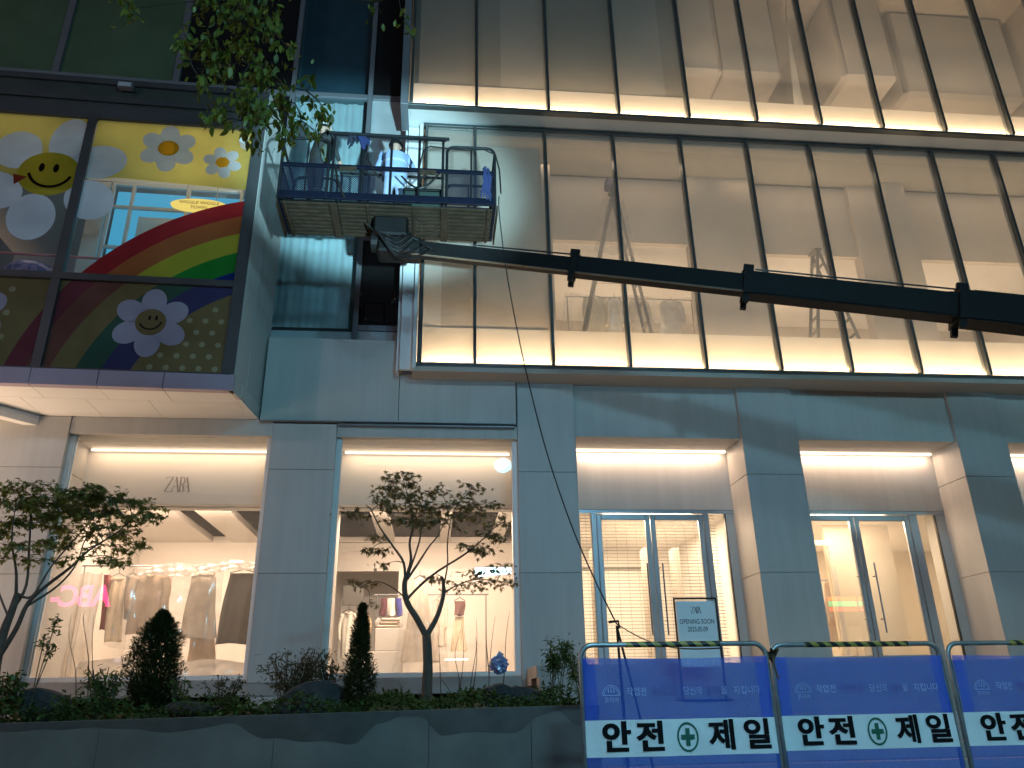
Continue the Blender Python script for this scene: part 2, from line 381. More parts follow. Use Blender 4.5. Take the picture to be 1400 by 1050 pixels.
# fascias
def fasc(x0, x1, y0, y1, z0, z1, seams=()):
    xs = [x0]+list(seams)+[x1]
    for a, b in zip(xs[:-1], xs[1:]):
        MB().bbox(a+0.003, b-0.003, y0, y1, z0, z1, 0.004).build('fascia_panel', M['stone2'], S)
fasc(-2.90, -0.655, 12.40, 12.9, 5.83, 7.33)
fasc(-0.655, 1.325, 12.40, 12.9, 5.83, 6.70)
MB().box(-2.90, 1.30, 12.36, 12.45, 5.815, 5.826).box(-1.62, 1.30, 12.375, 12.45, 5.76, 5.785).build('drip_ledge', M['greymetal'], S)
fasc(-5.86, -2.69, 12.47, 12.9, 5.58, 5.865)
fasc(-1.655, 1.345, 12.47, 12.9, 5.585, 5.81)
for (a, b) in ((2.335, 5.257), (6.268, 9.222), (10.163, 13.15)):
    fasc(a, b, YF, YD-0.05, 5.665, 6.70)
# --- shop windows (display windows left of the entrance)
def shop_window(x0, x1, ztop):
    f = MB()
    w = 0.07
    f.box(x0, x0+w, 12.56, 12.70, 1.86, ztop).box(x1-w, x1, 12.56, 12.70, 1.86, ztop)
    f.box(x0+w, x1-w, 12.56, 12.70, 1.86, 1.92)
    f.box(x0+w, x0+w+0.02, 12.60, 12.64, 1.92, ztop).box(x1-w-0.02, x1-w, 12.60, 12.64, 1.92, ztop)
    win = f.build('shop_window', M['whitepanel'], S)
    MB().box(x0+w, x1-w, 12.612, 12.624, 1.92, ztop).build('glass_pane', M['glass'], win)
    MB().bbox(x0, x1, 12.50, 12.78, 1.62, 1.855).build('sill', M['plinth'], win)
    MB().box(x0+w, x1-w, 13.20, 13.24, ztop-0.05, ztop-0.02).build('led_strip', M['led'], win)
    return win
W1 = (-5.86, -2.69, 5.575); W2 = (-1.655, 1.345, 5.58)
for w in (W1, W2):
    win = shop_window(*w)
    x0, x1, zt = w
    # ceiling of the light slot, then the bulkhead board behind the glass
    MB().box(x0-0.4, x1+0.4, 12.70, 13.45, zt+0.006, zt+0.10).build('slot_ceiling', M['white'], S)
    MB().bbox(x0-0.35, x1+0.35, 13.30, 13.42, 4.63, zt).build('bulkhead', M['white'], S)
    MB().bbox(x0-0.35, x1+0.35, 13.42, 13.62, 4.60, 4.72).build('bulkhead_lip', M['white'], S)
    area('led_slot_light', ((x0+x1)/2, 13.10, zt-0.03), ((x0+x1)/2, 13.5, zt-2.6), x1-x0-0.2, 0.06, 17, (1, 0.69, 0.46))
# raised letters on the bulkhead
def serif_letters(cx, y, cz, h, dy, name, m, parent):
    """high contrast overlapping capitals Z A R A, thin and thick strokes"""
    t, T = 0.035, 0.13; L = []
    def st(p, q, w): 
        d = Vector((q[0]-p[0], q[1]-p[1])); nn = Vector((-d.y, d.x)).normalized()*w/2; L.append([(p[0]+nn.x, p[1]+nn.y), (q[0]+nn.x, q[1]+nn.y), (q[0]-nn.x, q[1]-nn.y), (p[0]-nn.x, p[1]-nn.y)])
    st((-.98, .98), (-.42, .98), t); st((-.44, .97), (-1.0, .03), T*.8); st((-1.02, .02), (-.36, .02), t); st((-.97, .98), (-1.0, .80), t); st((-.37, .02), (-.34, .24), t)
    for o_ in (-.36, .50):
        st((o_-.12, .0), (o_+.20, 1.0), t); st((o_+.17, 1.0), (o_+.46, 0.0), T); st((o_-.02, .34), (o_+.34, .34), t); st((o_-.2, .01), (o_-.02, .01), t); st((o_+.34, .01), (o_+.54, .01), t)
    st((.20, 0), (.20, 1.0), T*.9); st((.12, .985), (.42, .985), t); st((.42, .98), (.52, .86), T*.6); st((.52, .87), (.50, .64), T*.75); st((.50, .66), (.40, .52), T*.6); st((.42, .52), (.20, .52), t); st((.36, .52), (.56, .04), T*.8); st((.12, .012), (.28, .012), t)
    g = MB()
    for k, q in enumerate(L): g.poly([(cx+a_*h*.78, y-dy*0.02*(k % 7)/7, cz+(b_-.5)*h) for a_, b_ in q])
    return g.build(name, m, parent)
xc, _, zc = P(243, 662, Y=13.28)
serif_letters(xc, 13.293, zc, 0.26, 0.1, 'store_lettering', mat('grey_letters', (0.26, 0.23, 0.20), 0.5), S)
# ground floor interior shell
def shell(x0, x1, y0, y1, z0, z1, wall, floor, name='interior_wall'):
    MB().box(x0, x1, y1, y1+0.1, z0, z1).build(name, wall, S)
    MB().box(x0-0.1, x0, y0, y1, z0, z1).build(name, wall, S)
    MB().box(x1, x1+0.1, y0, y1, z0, z1).build(name, wall, S)
    MB().box(x0-0.1, x1+0.1, y0, y1+0.1, z0-0.1, z0-0.003).build('interior_floor', floor, S)
# room behind window 1
shell(-6.2, -2.3, 12.75, 17.3, 1.93, 4.75, M['white'], M['floor'])
# ceiling with dark trough and white beams
def ceiling(x0, x1, y0, yA, yB, y1, z, openings):
    m = MB(); m.box(x0, x1, y0, yA, z, z+0.12)
    if y1 > yB: m.box(x0, x1, yB, y1, z, z+0.12)
    xs = sorted(openings); cur = x0
    for a, b in xs:
        m.box(cur, a, yA, yB, z, z+0.12); cur = b
    m.box(cur, x1, yA, yB, z, z+0.12)
    m.build('ceiling', M['white'], S)
    MB().box(x0, x1, yA-0.1, yB+0.1, z+0.75, z+0.80).build('ceiling_void', M['black'], S)
    for a, b in xs:
        k = MB()
        for i in range(3):
            yy = yA+(yB-yA)*(i+0.5)/3
            k.tube([(a, yy, z+0.5), (b, yy+0.2, z+0.52)], 0.05, 6)
        k.tube([((a+b)/2, yA, z+0.42), ((a+b)/2, yB, z+0.42)], 0.07, 8)
        k.build('ceiling_pipe', M['darkmetal'], S)
ceiling(-6.2, -2.3, 13.62, 14.2, 17.25, 17.3, 4.75, [(-4.72, -4.30), (-3.70, -2.4)])
# room behind window 2
shell(-2.2, 2.2, 12.75, 19.5, 1.93, 4.75, M['white'], M['floor'])
ceiling(-2.2, 2.2, 13.62, 14.2, 17.25, 19.5, 4.75, [(-2.05, -1.20), (-0.88, 0.10), (0.32, 1.2), (1.45, 1.75)])
MB().box(-2.2, 2.2, 17.30, 17.42, 4.14, 4.745).build('bulkhead', M['white'], S)
MB().box(-0.75, 2.2, 17.0, 17.1, 1.93, 4.14).build('display_wall', M['white'], S)
for i, (x, y, pw_) in enumerate(((-4.2, 15.4, 60), (0.0, 15.4, 70))):
    area('shop_ceiling_light', (x, y, 4.70), (x, y, 0), 2.6, 2.4, pw_*1.6, (1, 0.70, 0.50))
for x in (-4.2, -0.1):
    area('shop_front_light', (x, 13.75, 4.58), (x, 15.6, 2.6), 2.6, 0.15, 190, (1, 0.70, 0.49))
# --- entrance bays
def handle(x, m):
    m.tube([(x, 13.19, 2.47), (x, 13.19, 3.64)], 0.014, 8)
    for z in (2.70, 3.42): m.tube([(x, 13.19, z), (x, 13.30, z)], 0.010, 6)
    return m
def door(x0, x1, hx):
    z0, z1 = 1.975, 4.50; w = 0.085
    m = MB(); m.bbox(x0, x0+w, 13.28, 13.34, z0, z1).bbox(x1-w, x1, 13.28, 13.34, z0, z1)
    m.bbox(x0+w, x1-w, 13.28, 13.34, z1-0.10, z1).bbox(x0+w, x1-w, 13.28, 13.34, z0, z0+0.14)
    d = m.build('glass_door', M['doorframe'], S)
    MB().box(x0+w, x1-w, 13.304, 13.316, z0+0.14, z1-0.10).build('glass_pane', M['glass'], d)
    handle(hx, MB()).build('handle', M['greymetal'], d)
def entrance(x0, x1, posts, doors, side):
    MB().bbox(x0, x1, YD, YD+0.12, 4.575, 5.66, 0.004).build('header_panel', M['stone'], S)
    for sx in (x0+0.42*(x1-x0), x0+0.66*(x1-x0)):
        pass
    MB().box(x0+0.01, x1-0.03, 13.20, 13.246, 5.628, 5.662).build('led_strip', M['led'], S)
    area('entrance_led_light', ((x0+x1)/2, 13.14, 5.615), ((x0+x1)/2, 13.16, 3.5), x1-x0-0.25, 0.05, 33, (1, 0.68, 0.46))
    MB().box(x0, x1, 13.26, 13.36, 4.515, 4.57).build('door_head', M['doorframe'], S)
    for a, b in posts: MB().bbox(a, b, 13.27, 13.35, 1.95, 4.51).build('door_post', M['doorframe'], S)
    for a, b, hx in doors: door(a, b, hx)
    for a, b in side: MB().box(a, b, 13.304, 13.316, 1.95, 4.51).build('glass_pane', M['glass'], S)
entrance(2.335, 5.257, [(2.69, 2.785), (4.70, 4.80)], [(2.79, 3.735, 3.60), (3.745, 4.695, 3.87)], [(2.335, 2.69), (4.80, 5.09)])
MB().box(5.09, 5.105, 13.275, 13.33, 1.95, 4.51).build('door_seal', M['darkmetal'], S)
MB().box(5.11, 5.256, 13.27, 13.36, 1.95, 4.51).build('reveal_panel', M['stone'], S)
entrance(6.268, 9.222, [(6.40, 6.49), (8.53, 8.69)], [(6.50, 7.48, 7.36), (7.49, 8.52, 7.66)], [(6.268, 6.40), (8.69, 9.03)])
MB().box(9.03, 9.045, 13.275, 13.33, 1.95, 4.51).build('door_seal', M['darkmetal'], S)
MB().box(9.05, 9.221, 13.27, 13.36, 1.95, 4.51).build('reveal_panel', M['stone'], S)
entrance(10.163, 13.15, [(10.3, 10.4), (12.4, 12.5)], [(10.41, 11.39, 11.3), (11.4, 12.39, 11.5)], [(10.163, 10.3), (12.5, 13.15)])
# rolling grille behind the first doors
g = MB()
for i in range(46):
    z = 1.98+i*0.0565; g.tube([(2.36, 13.47, z), (4.98, 13.47, z)], 0.006, 4, False)
for i in range(15):
    x = 2.45+i*0.178; g.tube([(x, 13.478, 1.97), (x, 13.478, 4.55)], 0.003, 4, False)
g.build('rolling_grille', M['greymetal'], S, kind='stuff')
# vestibule behind bay 1
shell(2.25, 5.35, 13.6, 17.0, 1.955, 4.6, M['white'], M['floor'])
MB().box(2.25, 5.35, 13.4, 17.1, 4.6, 4.7).build('ceiling', M['white'], S)
for x in (3.1, 4.15, 4.75):
    MB().bbox(x, x+0.14, 15.4, 15.7, 1.96, 4.3).build('interior_post', M['warmwall'], S)
MB().box(2.3, 4.9, 16.9, 16.94, 4.12, 4.15).build('ceiling_track', M['darkmetal'], S)
area('vestibule_light', (3.8, 15.0, 4.55), (3.8, 15.0, 0), 2.2, 2.0, 220, (1, 0.74, 0.50))
for x_, w_ in ((3.85, 1.8), (7.6, 1.8), (11.5, 1.8)):
    area('vestibule_light', (x_, 13.75, 4.45), (x_+.3, 12.2, 2.2), w_, 0.15, 42, (1, 0.70, 0.46))  # outward lights added inside the doors to brighten the reveals
# room behind bay 2 and 3
shell(6.2, 14.0, 13.6, 17.5, 1.955, 4.6, mat('cream_plaster', (0.66, 0.58, 0.47), 0.8, var=0.03), M['floor'])
MB().box(6.2, 14.0, 13.4, 17.6, 4.6, 4.7).build('ceiling', M['white'], S)
MB().bbox(7.55, 8.9, 14.6, 14.7, 1.96, 4.6).build('display_wall', mat('cream_plaster', (0.66, 0.58, 0.47), 0.8, var=0.03), S)
m = MB(); m.box(6.55, 6.63, 14.3, 14.36, 1.96, 4.25).box(7.45, 7.53, 14.3, 14.36, 1.96, 4.25).box(6.63, 7.45, 14.3, 14.36, 4.15, 4.25)
m.build('inner_door_frame', M['warmwall'], S)
area('lobby_light', (7.4, 14.0, 4.56), (7.4, 14.2, 0), 1.6, 0.5, 70, (1, 0.74, 0.50))
area('lobby_light', (7.4, 16.3, 4.56), (7.4, 16.3, 0), 1.6, 1.5, 150, (1, 0.74, 0.50))
area('lobby_light', (11.5, 15.5, 4.56), (11.5, 15.5, 0), 2.0, 1.6, 60, (1, 0.74, 0.50))

# --- second floor glass box
XM2 = [-0.315, 0.599, 1.932, 3.262, 4.597, 5.935, 7.225, 8.505, 9.80, 11.14, 12.48, 13.82]
XM3 = [-0.60, 0.598, 1.948, 3.288, 4.648, 5.985, 7.275, 8.535, 9.83, 11.24, 12.6, 13.9]
def curtain(xs, Y, z0, z1, deep, name_lights, dpow):
    tr = MB().bbox(xs[0]-0.06, xs[-1], Y-0.03, Y+0.10, z0-0.045, z0, 0.004).bbox(xs[0]-0.06, xs[-1], Y-0.03, Y+0.10, z1, z1+0.06, 0.004)
    cw = tr.build('curtain_wall', M['mull'], S)
    for i, x in enumerate(xs):
        MB().bbox(x-0.026, x+0.026, Y-0.07, Y+0.10, z0, z1, 0.004).build('mullion', M['mull'], cw)
    for a, b in zip(xs[:-1], xs[1:]):
        MB().box(a+0.026, b-0.026, Y+0.02, Y+0.032, z0, z1).build('glass_pane', M['glass2'], cw)
        MB().box(a+0.03, b-0.03, Y+0.06, Y+0.09, z0+0.004, z0+0.02).build('led_strip', M['led'], cw)
    # white upstand behind the glass, washed from below by the strip
    MB().box(xs[0]-0.02, xs[-1], Y+0.40, Y+0.42, z0-0.02, z0+0.86).build('upstand', M['white'], cw)
    MB().box(xs[0]-0.02, xs[-1], Y+0.10, Y+0.40, z0-0.04, z0-0.005).build('light_shelf', M['white'], cw)
    n = 4; L = (xs[-1]-xs[0])/n
    for i in range(n):
        area(name_lights, (xs[0]+L*(i+0.5), Y+0.065, z0+0.03), (xs[0]+L*(i+0.5), Y+0.12, z0+0.9), L*0.98, 0.05, dpow, (1, 0.70, 0.40))
    return cw
curtain(XM2, Y2, 6.745, 11.66, 0, 'sill_led_light', 74)
curtain(XM3, Y3, 11.735, 17.2, 0, 'sill_led_light', 68)
# white end panels of the boxes (left), soffits
MB().bbox(-0.66, -0.385, 12.09, 12.16, 6.66, 11.68, 0.004).build('end_panel', M['whitepanel'], S)
MB().bbox(-0.445, -0.38, 11.96, 12.6, 6.64, 11.68, 0.004).build('end_fin', M['whitepanel'], S)
MB().bbox(-0.72, -0.665, 12.2, 13.1, 6.66, 17.2, 0.004).build('end_panel', M['whitepanel'], S)
MB().bbox(-0.80, -0.66, 11.46, 12.2, 11.69, 17.2, 0.004).build('end_fin', M['greymetal'], S)
for a, b in zip([-0.445, 2.6, 5.2, 7.8, 10.4], [2.6, 5.2, 7.8, 10.4, 13.9]):
    MB().bbox(a+0.003, b-0.003, 11.98, 12.58, 6.69, 6.705, 0.003).build('soffit_panel', M['greymetal'], S)
for a, b in zip([-0.80]+XM3[2:-1:2], XM3[2:-1:2]+[13.9]):
    MB().bbox(a+0.003, b-0.003, 11.47, 12.25, 11.725, 11.74, 0.003).build('soffit_panel', M['whitepanel'], S)
MB().box(-0.44, 13.9, 12.0, 18.0, 6.60, 6.685).build('floor_slab', M['warmwall'], S)
MB().box(-0.65, 13.9, 12.12, 18.0, 11.75, 11.80).build('floor_slab', M['warmwall'], S)
# second floor interior
MB().box(-0.3, 13.8, 12.10, 13.2, 11.60, 11.65).build('ceiling', M['greywall'], S)
MB().box(-0.3, 1.9, 12.426, 12.50, 6.7, 11.59).build('partition', M['warmwall'], S)
MB().box(-0.3, 0.02, 12.422, 12.4255, 7.61, 11.58).build('partition', M['white'], S)
MB().box(1.9, 2.15, 12.85, 13.4, 6.7, 11.6).build('column', M['warmwall'], S)
MB().box(2.15, 5.0, 13.25, 13.37, 10.05, 11.6).build('bulkhead', M['warmwall'], S)
MB().box(5.0, 6.45, 13.05, 13.4, 6.7, 11.6).build('column', M['warmwall'], S)
MB().box(6.45, 8.6, 13.25, 13.37, 9.9, 11.6).build('bulkhead', M['warmwall'], S)
MB().box(8.6, 9.25, 13.15, 13.4, 6.7, 11.6).build('column', M['warmwall'], S)
MB().box(9.25, 9.75, 12.95, 13.4, 6.7, 11.6).build('column', M['warmwall'], S)
MB().box(9.75, 13.8, 13.25, 13.37, 9.9, 11.6).build('bulkhead', M['warmwall'], S)
MB().box(1.9, 13.8, 13.37, 16.8, 10.05, 10.12).build('ceiling', M['white'], S)
MB().box(1.9, 13.8, 16.8, 16.9, 6.7, 10.05).build('interior_wall', M['warmwall'], S)
MB().box(13.8, 13.9, 12.1, 17, 6.7, 11.6).build('interior_wall', M['warmwall'], S)
for x in (3.5, 7.5, 11.5):
    area('floor_light', (x, 15.0, 7.6), (x, 15.0, 12), 1.8, 1.2, 66, (1, 0.75, 0.50))
    area('floor_light', (x, 12.75, 11.55), (x, 13.1, 8), 3.4, 0.25, 11, (1, 0.76, 0.54))
    area('floor_light', (x, 12.62, 7.35), (x, 12.5, 9.5), 3.6, 0.2, 40, (1, 0.75, 0.50))  # upward light added behind the upstand to brighten the columns
# third floor interior
MB().box(-0.5, 4.75, 11.93, 12.03, 11.8, 16.9).build('partition', mat('taupe_board', (0.20, 0.185, 0.15), 0.8, var=0.10, vscale=0.6), S)
MB().box(1.1, 1.95, 11.924, 11.929, 12.63, 16.9).build('partition', M['greywall'], S)
MB().box(3.45, 4.4, 11.924, 11.929, 12.63, 16.9).build('partition', M['greywall'], S)
MB().box(-0.5, 13.8, 17.0, 17.1, 11.8, 17.2).build('interior_wall', M['warmwall'], S)
MB().box(-0.5, 13.8, 12.0, 17.1, 16.9, 17.0).build('ceiling', M['warmwall'], S)
for (x0, x1, y0, y1, z0, z1) in ((4.9, 6.0, 12.6, 14.0, 14.0, 16.9), (6.1, 7.6, 13.0, 15.5, 14.4, 16.9), (8.9, 10.2, 12.8, 15.4, 14.3, 16.9), (10.6, 13.6, 13.2, 16.0, 14.3, 16.9)):
    MB().bbox(x0, x1, y0, y1, z0, z1, 0.10).build('ceiling_box', M['warmwall'], S)
MB().add([(7.35, 12.5, 12.55), (8.1, 13.3, 12.55), (8.1, 13.3, 16.8), (7.95, 12.9, 16.8)], [(0, 1, 2, 3)]).build('stair_wall', M['white'], S)
for x in (6.2, 9.0, 12):
    area('floor_light', (x, 14.3, 12.2), (x, 14.5, 16), 2.0, 1.4, 22, (1, 0.75, 0.50))
    area('floor_light', (x, 12.1, 12.55), (x, 12.9, 15), 3.4, 0.2, 34, (1, 0.75, 0.50))  # low light added near the glass to lift the interior fronts
area('floor_light', (1.5, 12.06, 16.7), (1.5, 12.4, 14), 5.0, 0.1, 2, (1, 0.8, 0.6))
MB().box(13.8, 13.9, 11.95, 17, 11.8, 17.2).build('interior_wall', M['warmwall'], S)
# store roof and back, so that the building is closed
MB().box(-10.0, 14.0, 13.2, 20, 17.3, 17.5).build('roof', M['greymetal'], S)

# --- recessed glazed strip left of the boxes
YR = 13.0
rw = MB()
for x in (-3.10, -1.53): rw.bbox(x-0.05, x+0.05, YR-0.04, YR+0.08, 7.36, 17.2, 0.004)
for x in (-5.45, -7.8): rw.bbox(x-0.07, x+0.07, YR-0.04, YR+0.08, 11.6, 17.2, 0.004)
for a_, b_ in ((-5.38, -3.15), (-7.73, -5.52), (-10, -7.87)): rw.bbox(a_, b_, YR-0.03, YR+0.06, 13.1, 13.22, 0.004)
rw.bbox(-0.74, -0.64, YR-0.04, YR+0.06, 7.36, 17.2, 0.004)
for z, a, b in ((13.16, -3.05, -1.58), (13.16, -1.48, -0.74), (7.42, -3.05, -1.58), (7.42, -1.48, -0.74), (7.84, -1.48, -0.74), (9.75, -1.48, -0.74)):
    rw.bbox(a, b, YR-0.03, YR+0.06, z-0.055, z+0.055, 0.004)
rw = rw.build('recessed_window', M['greymetal'], S)
M['blindglass'] = film('white_blind', (0.55, 0.60, 0.61), 0.25, gloss=0.05)
def pane(a, b, z0, z1, m, y=YR+0.02, name='glass_pane'): MB().box(a, b, y, y+0.012, z0, z1).build(name, m, rw)
pane(-5.38, -3.15, 13.22, 17.2, M['darkglass']); pane(-7.73, -5.52, 13.22, 17.2, M['glareglass']); pane(-10, -7.87, 13.22, 17.2, M['glareglass']); pane(-5.38, -3.15, 11.6, 13.1, M['darkglass']); pane(-10, -5.52, 11.6, 13.1, M['darkglass'])
pane(-1.48, -0.74, 13.215, 17.2, M['darkglass']); pane(-1.48, -0.74, 7.895, 9.695, M['darkglass'])
pane(-1.48, -0.74, 9.805, 13.105, M['blindglass'], name='spandrel_panel'); pane(-1.48, -0.74, 7.475, 7.785, M['blindglass'], name='spandrel_panel')
M['blueglass'] = glass('blue_grey_glass', (0.62, 0.75, 0.80), 0.05)
pane(-3.05, -1.58, 13.215, 17.2, M['blueglass']); pane(-3.05, -1.58, 7.82, 13.105, glass('pale_glass', (0.85, 0.92, 0.93), 0.05))
pane(-3.05, -1.58, 7.475, 7.77, M['blindglass'], name='spandrel_panel')
MB().box(-3.05, -1.58, YR-0.02, YR+0.05, 7.77, 7.815).build('rail', M['darkmetal'], rw)
c = MB()
def curt(u, w):
    x = -3.06+1.38*u; return (x, YR+0.16+0.009*math.sin(u*62)+0.012*math.sin(u*25+w*2), 7.84+5.26*w)
c.grid(curt, 130, 6).build('curtain', film('white_curtain', (0.82, 0.86, 0.86), 0.2), rw, smooth=True)
MB().box(-10, -3.1, YR+0.5, YR+0.55, 11.6, 17.2).build('interior_wall', M['greywall'], S)
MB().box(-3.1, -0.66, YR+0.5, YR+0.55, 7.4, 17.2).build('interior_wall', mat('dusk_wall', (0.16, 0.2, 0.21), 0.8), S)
# ================================================================== ADJOINING BUILDING (projecting bay with printed windows)
AB = thing('adjoining_building', 'dark framed projecting bay with rainbow and daisy printed windows', 'building', (-5.5, 12.0, 0))
_a = R_(2.2); BA = np.array([-3.07, 11.24, 0.0]); BU = np.array([-math.cos(_a), -math.sin(_a), 0.0]); BN = np.array([math.sin(_a), -math.cos(_a), 0.0])
def B(u, z, d=0.0): q = BA+BU*u+BN*d; return (q[0], q[1], z)
def bbar(m, u0, u1, z0, z1, d0, d1):
    v = [B(u0, z0, d0), B(u1, z0, d0), B(u1, z0, d1), B(u0, z0, d1), B(u0, z1, d0), B(u1, z1, d0), B(u1, z1, d1), B(u0, z1, d1)]
    return m.add(v, [(0, 3, 2, 1), (4, 5, 6, 7), (0, 1, 5, 4), (1, 2, 6, 5), (2, 3, 7, 6), (3, 0, 4, 7)])
M['bayframe'] = mat('bay_frame', (0.075, 0.078, 0.08), 0.45, 0.3, var=0.15, vscale=2)
M['baytrim'] = mat('bay_trim', (0.36, 0.31, 0.38), 0.45, 0.1, var=0.06, vscale=2)
U_END = 6.2
fr = MB()
for u0, u1, z0, z1 in ((-0.0, 0.185, 6.13, 11.53), (2.735, 2.87, 6.13, 10.75), (5.42, 5.55, 6.13, 10.75)):
    bbar(fr, u0, u1, z0, z1, -0.08, 0.06)
for z0, z1, dd in ((7.615, 7.725, 0.065), (10.70, 10.98, 0.055), (11.05, 11.16, 0.065), (11.43, 11.53, 0.065), (6.115, 6.14, 0.062)):
    bbar(fr, 0.185, U_END, z0, z1, -0.08, dd)
fr = fr.build('window_frame', M['bayframe'], AB)
m = MB(); bbar(m, 0.185, U_END, 10.98, 11.05, -0.08, 0.02); bbar(m, 0.185, U_END, 11.16, 11.43, -0.08, 0.015)
m.build('spandrel_panel', mat('bay_spandrel', (0.05, 0.06, 0.05), 0.4, var=0.2), AB)
for u0, u1 in ((-0.02, 0.985), (0.99, 1.905), (1.91, 2.835), (2.84, 3.86), (3.865, 4.9), (4.905, 6.2)):
    m = MB(); bbar(m, u0+0.004, u1-0.004, 5.862, 6.112, -0.06, 0.075); m.build('fascia_panel', M['baytrim'], AB)
# corner cover and right return
A0 = B(-0.012, 0); A1 = (-2.925, 12.62, 0)
def ret(t, z): return (A0[0]+(A1[0]-A0[0])*t, A0[1]-0.05+(A1[1]-A0[1]+0.05)*t, z)
for t0, t1, z0, z1 in ((0, 0.40, 7.70, 11.53), (0.405, 1, 7.70, 11.53), (0, 0.40, 6.12, 7.694), (0.405, 1, 6.12, 7.694), (0, 0.27, 5.862, 6.114), (0.275, 1, 5.90, 6.114)):
    q = [ret(t0+0.003, z0), ret(t1-0.003, z0), ret(t1-0.003, z1), ret(t0+0.003, z1)]
    MB().add(q+[(x-0.06, y, z) for x, y, z in q], [(0, 1, 2, 3), (7, 6, 5, 4), (0, 4, 5, 1), (1, 5, 6, 2), (2, 6, 7, 3), (3, 7, 4, 0)]).build('side_panel', M['stone2'], AB)
# soffit panels
us = [0.0, 0.99, 1.91, 2.84, 3.86, 4.9, 6.2]
for i, (a, b) in enumerate(zip(us[:-1], us[1:])):
    for d0, d1, sh in ((0.07, -0.50, 0), (-0.505, -1.50, 0.35)):
        a2, b2 = max(-0.02, a+(sh if i else 0)+0.004), b+sh-0.004
        m = MB(); bbar(m, a2, b2, 5.868, 5.89, d1, d0); m.build('soffit_panel', M['whitepanel'], AB)
q = [B(0.0, 5.871, 0.06), ret(1.0, 5.871), B(0.02, 5.871, -1.45)]
MB().add(q+[(x, y, z+0.016) for x, y, z in q], [(0, 1, 2), (3, 5, 4), (0, 3, 4, 1), (1, 4, 5, 2), (2, 5, 3, 0)]).build('soffit_panel', M['whitepanel'], AB)
m = MB(); m.add([(-6.55, 12.46, 5.70), (-6.35, 12.46, 5.70), (-7.35, 11.2, 5.70), (-7.6, 11.2, 5.70), (-6.55, 12.46, 5.866), (-6.35, 12.46, 5.866), (-7.35, 11.2, 5.866), (-7.6, 11.2, 5.866)],
               [(0, 3, 2, 1), (4, 5, 6, 7), (0, 1, 5, 4), (1, 2, 6, 5), (2, 3, 7, 6), (3, 0, 4, 7)]).build('soffit_beam', M['whitepanel'], AB)
# panes
for u0, u1, z0, z1, g in ((0.185, 2.735, 7.725, 10.70, 'glass'), (2.87, 5.42, 7.725, 10.70, 'glass'), (0.185, 2.735, 6.14, 7.615, 'glass'), (2.87, 5.42, 6.14, 7.615, 'glass')):
    m = MB(); bbar(m, u0, u1, z0, z1, -0.012, 0.0); m.build('glass_pane', M[g], fr)
# printed film on the panes
def clip(poly, x0, x1, y0, y1):
    for ax, lim, sg in ((0, x0, 1), (0, x1, -1), (1, y0, 1), (1, y1, -1)):
        out = []
        for i in range(len(poly)):
            p, q = poly[i-1], poly[i]
            ip, iq = sg*(p[ax]-lim) >= 0, sg*(q[ax]-lim) >= 0
            if ip != iq:
                t = (lim-p[ax])/(q[ax]-p[ax]); out.append((p[0]+(q[0]-p[0])*t, p[1]+(q[1]-p[1])*t))
            if iq: out.append(q)
        poly = out
        if not poly: break
    return poly
PANES = {'UR': (0.19, 2.73, 7.73, 10.695), 'UL': (2.875, 5.415, 7.73, 10.695), 'LR': (0.19, 2.73, 6.145, 7.61), 'LL': (2.875, 5.415, 6.145, 7.61)}
class Print:
    """flat print: every petal, disc, dot and band is a piece of its own"""
    def __init__(s, d): s.d = d; s.g = {}
    def poly(s, pts, key, panes, gid=None, name='printed_film'):
        for k in panes:
            q = clip(pts, *PANES[k])
            if len(q) > 2:
                m = s.g.setdefault((gid if gid is not None else len(s.g), k, key, name), MB()); m.poly([B(u, z, s.d+0.001) for u, z in q])
    def build(s, F):
        for (gid, k, key, name), m in s.g.items(): m.build(name, F[key], AB)
COLS = {'yellow': (0.55, 0.46, 0.12), 'white': (0.74, 0.76, 0.80), 'orange_disc': (0.80, 0.42, 0.03), 'red': (0.48, 0.035, 0.04), 'orange': (0.55, 0.15, 0.05),
        'gold': (0.60, 0.48, 0.05), 'green': (0.03, 0.27, 0.04), 'navy': (0.02, 0.035, 0.22), 'brown': (0.02, 0.012, 0.008), 'cream': (0.66, 0.60, 0.40), 'darkred': (0.35, 0.06, 0.03), 'mauve': (0.60, 0.56, 0.66)}
FILM = {k: film('film_'+k, c, 0.35 if k == 'white' else 0.6) for k, c in COLS.items()}
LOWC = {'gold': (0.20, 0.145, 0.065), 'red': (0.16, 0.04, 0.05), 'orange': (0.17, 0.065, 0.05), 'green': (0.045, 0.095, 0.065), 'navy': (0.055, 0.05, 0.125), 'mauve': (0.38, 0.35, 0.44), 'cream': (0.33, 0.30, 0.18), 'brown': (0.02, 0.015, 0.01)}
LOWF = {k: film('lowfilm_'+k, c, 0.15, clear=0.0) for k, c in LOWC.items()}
def ell(cu, cz, ru, rz, rot=0.0, n=36, a0=0, a1=360):
    return [(cu+ru*math.cos(t)*math.cos(rot)-rz*math.sin(t)*math.sin(rot), cz+ru*math.cos(t)*math.sin(rot)+rz*math.sin(t)*math.cos(rot)) for t in [math.radians(a0+(a1-a0)*i/n) for i in range(n)]]
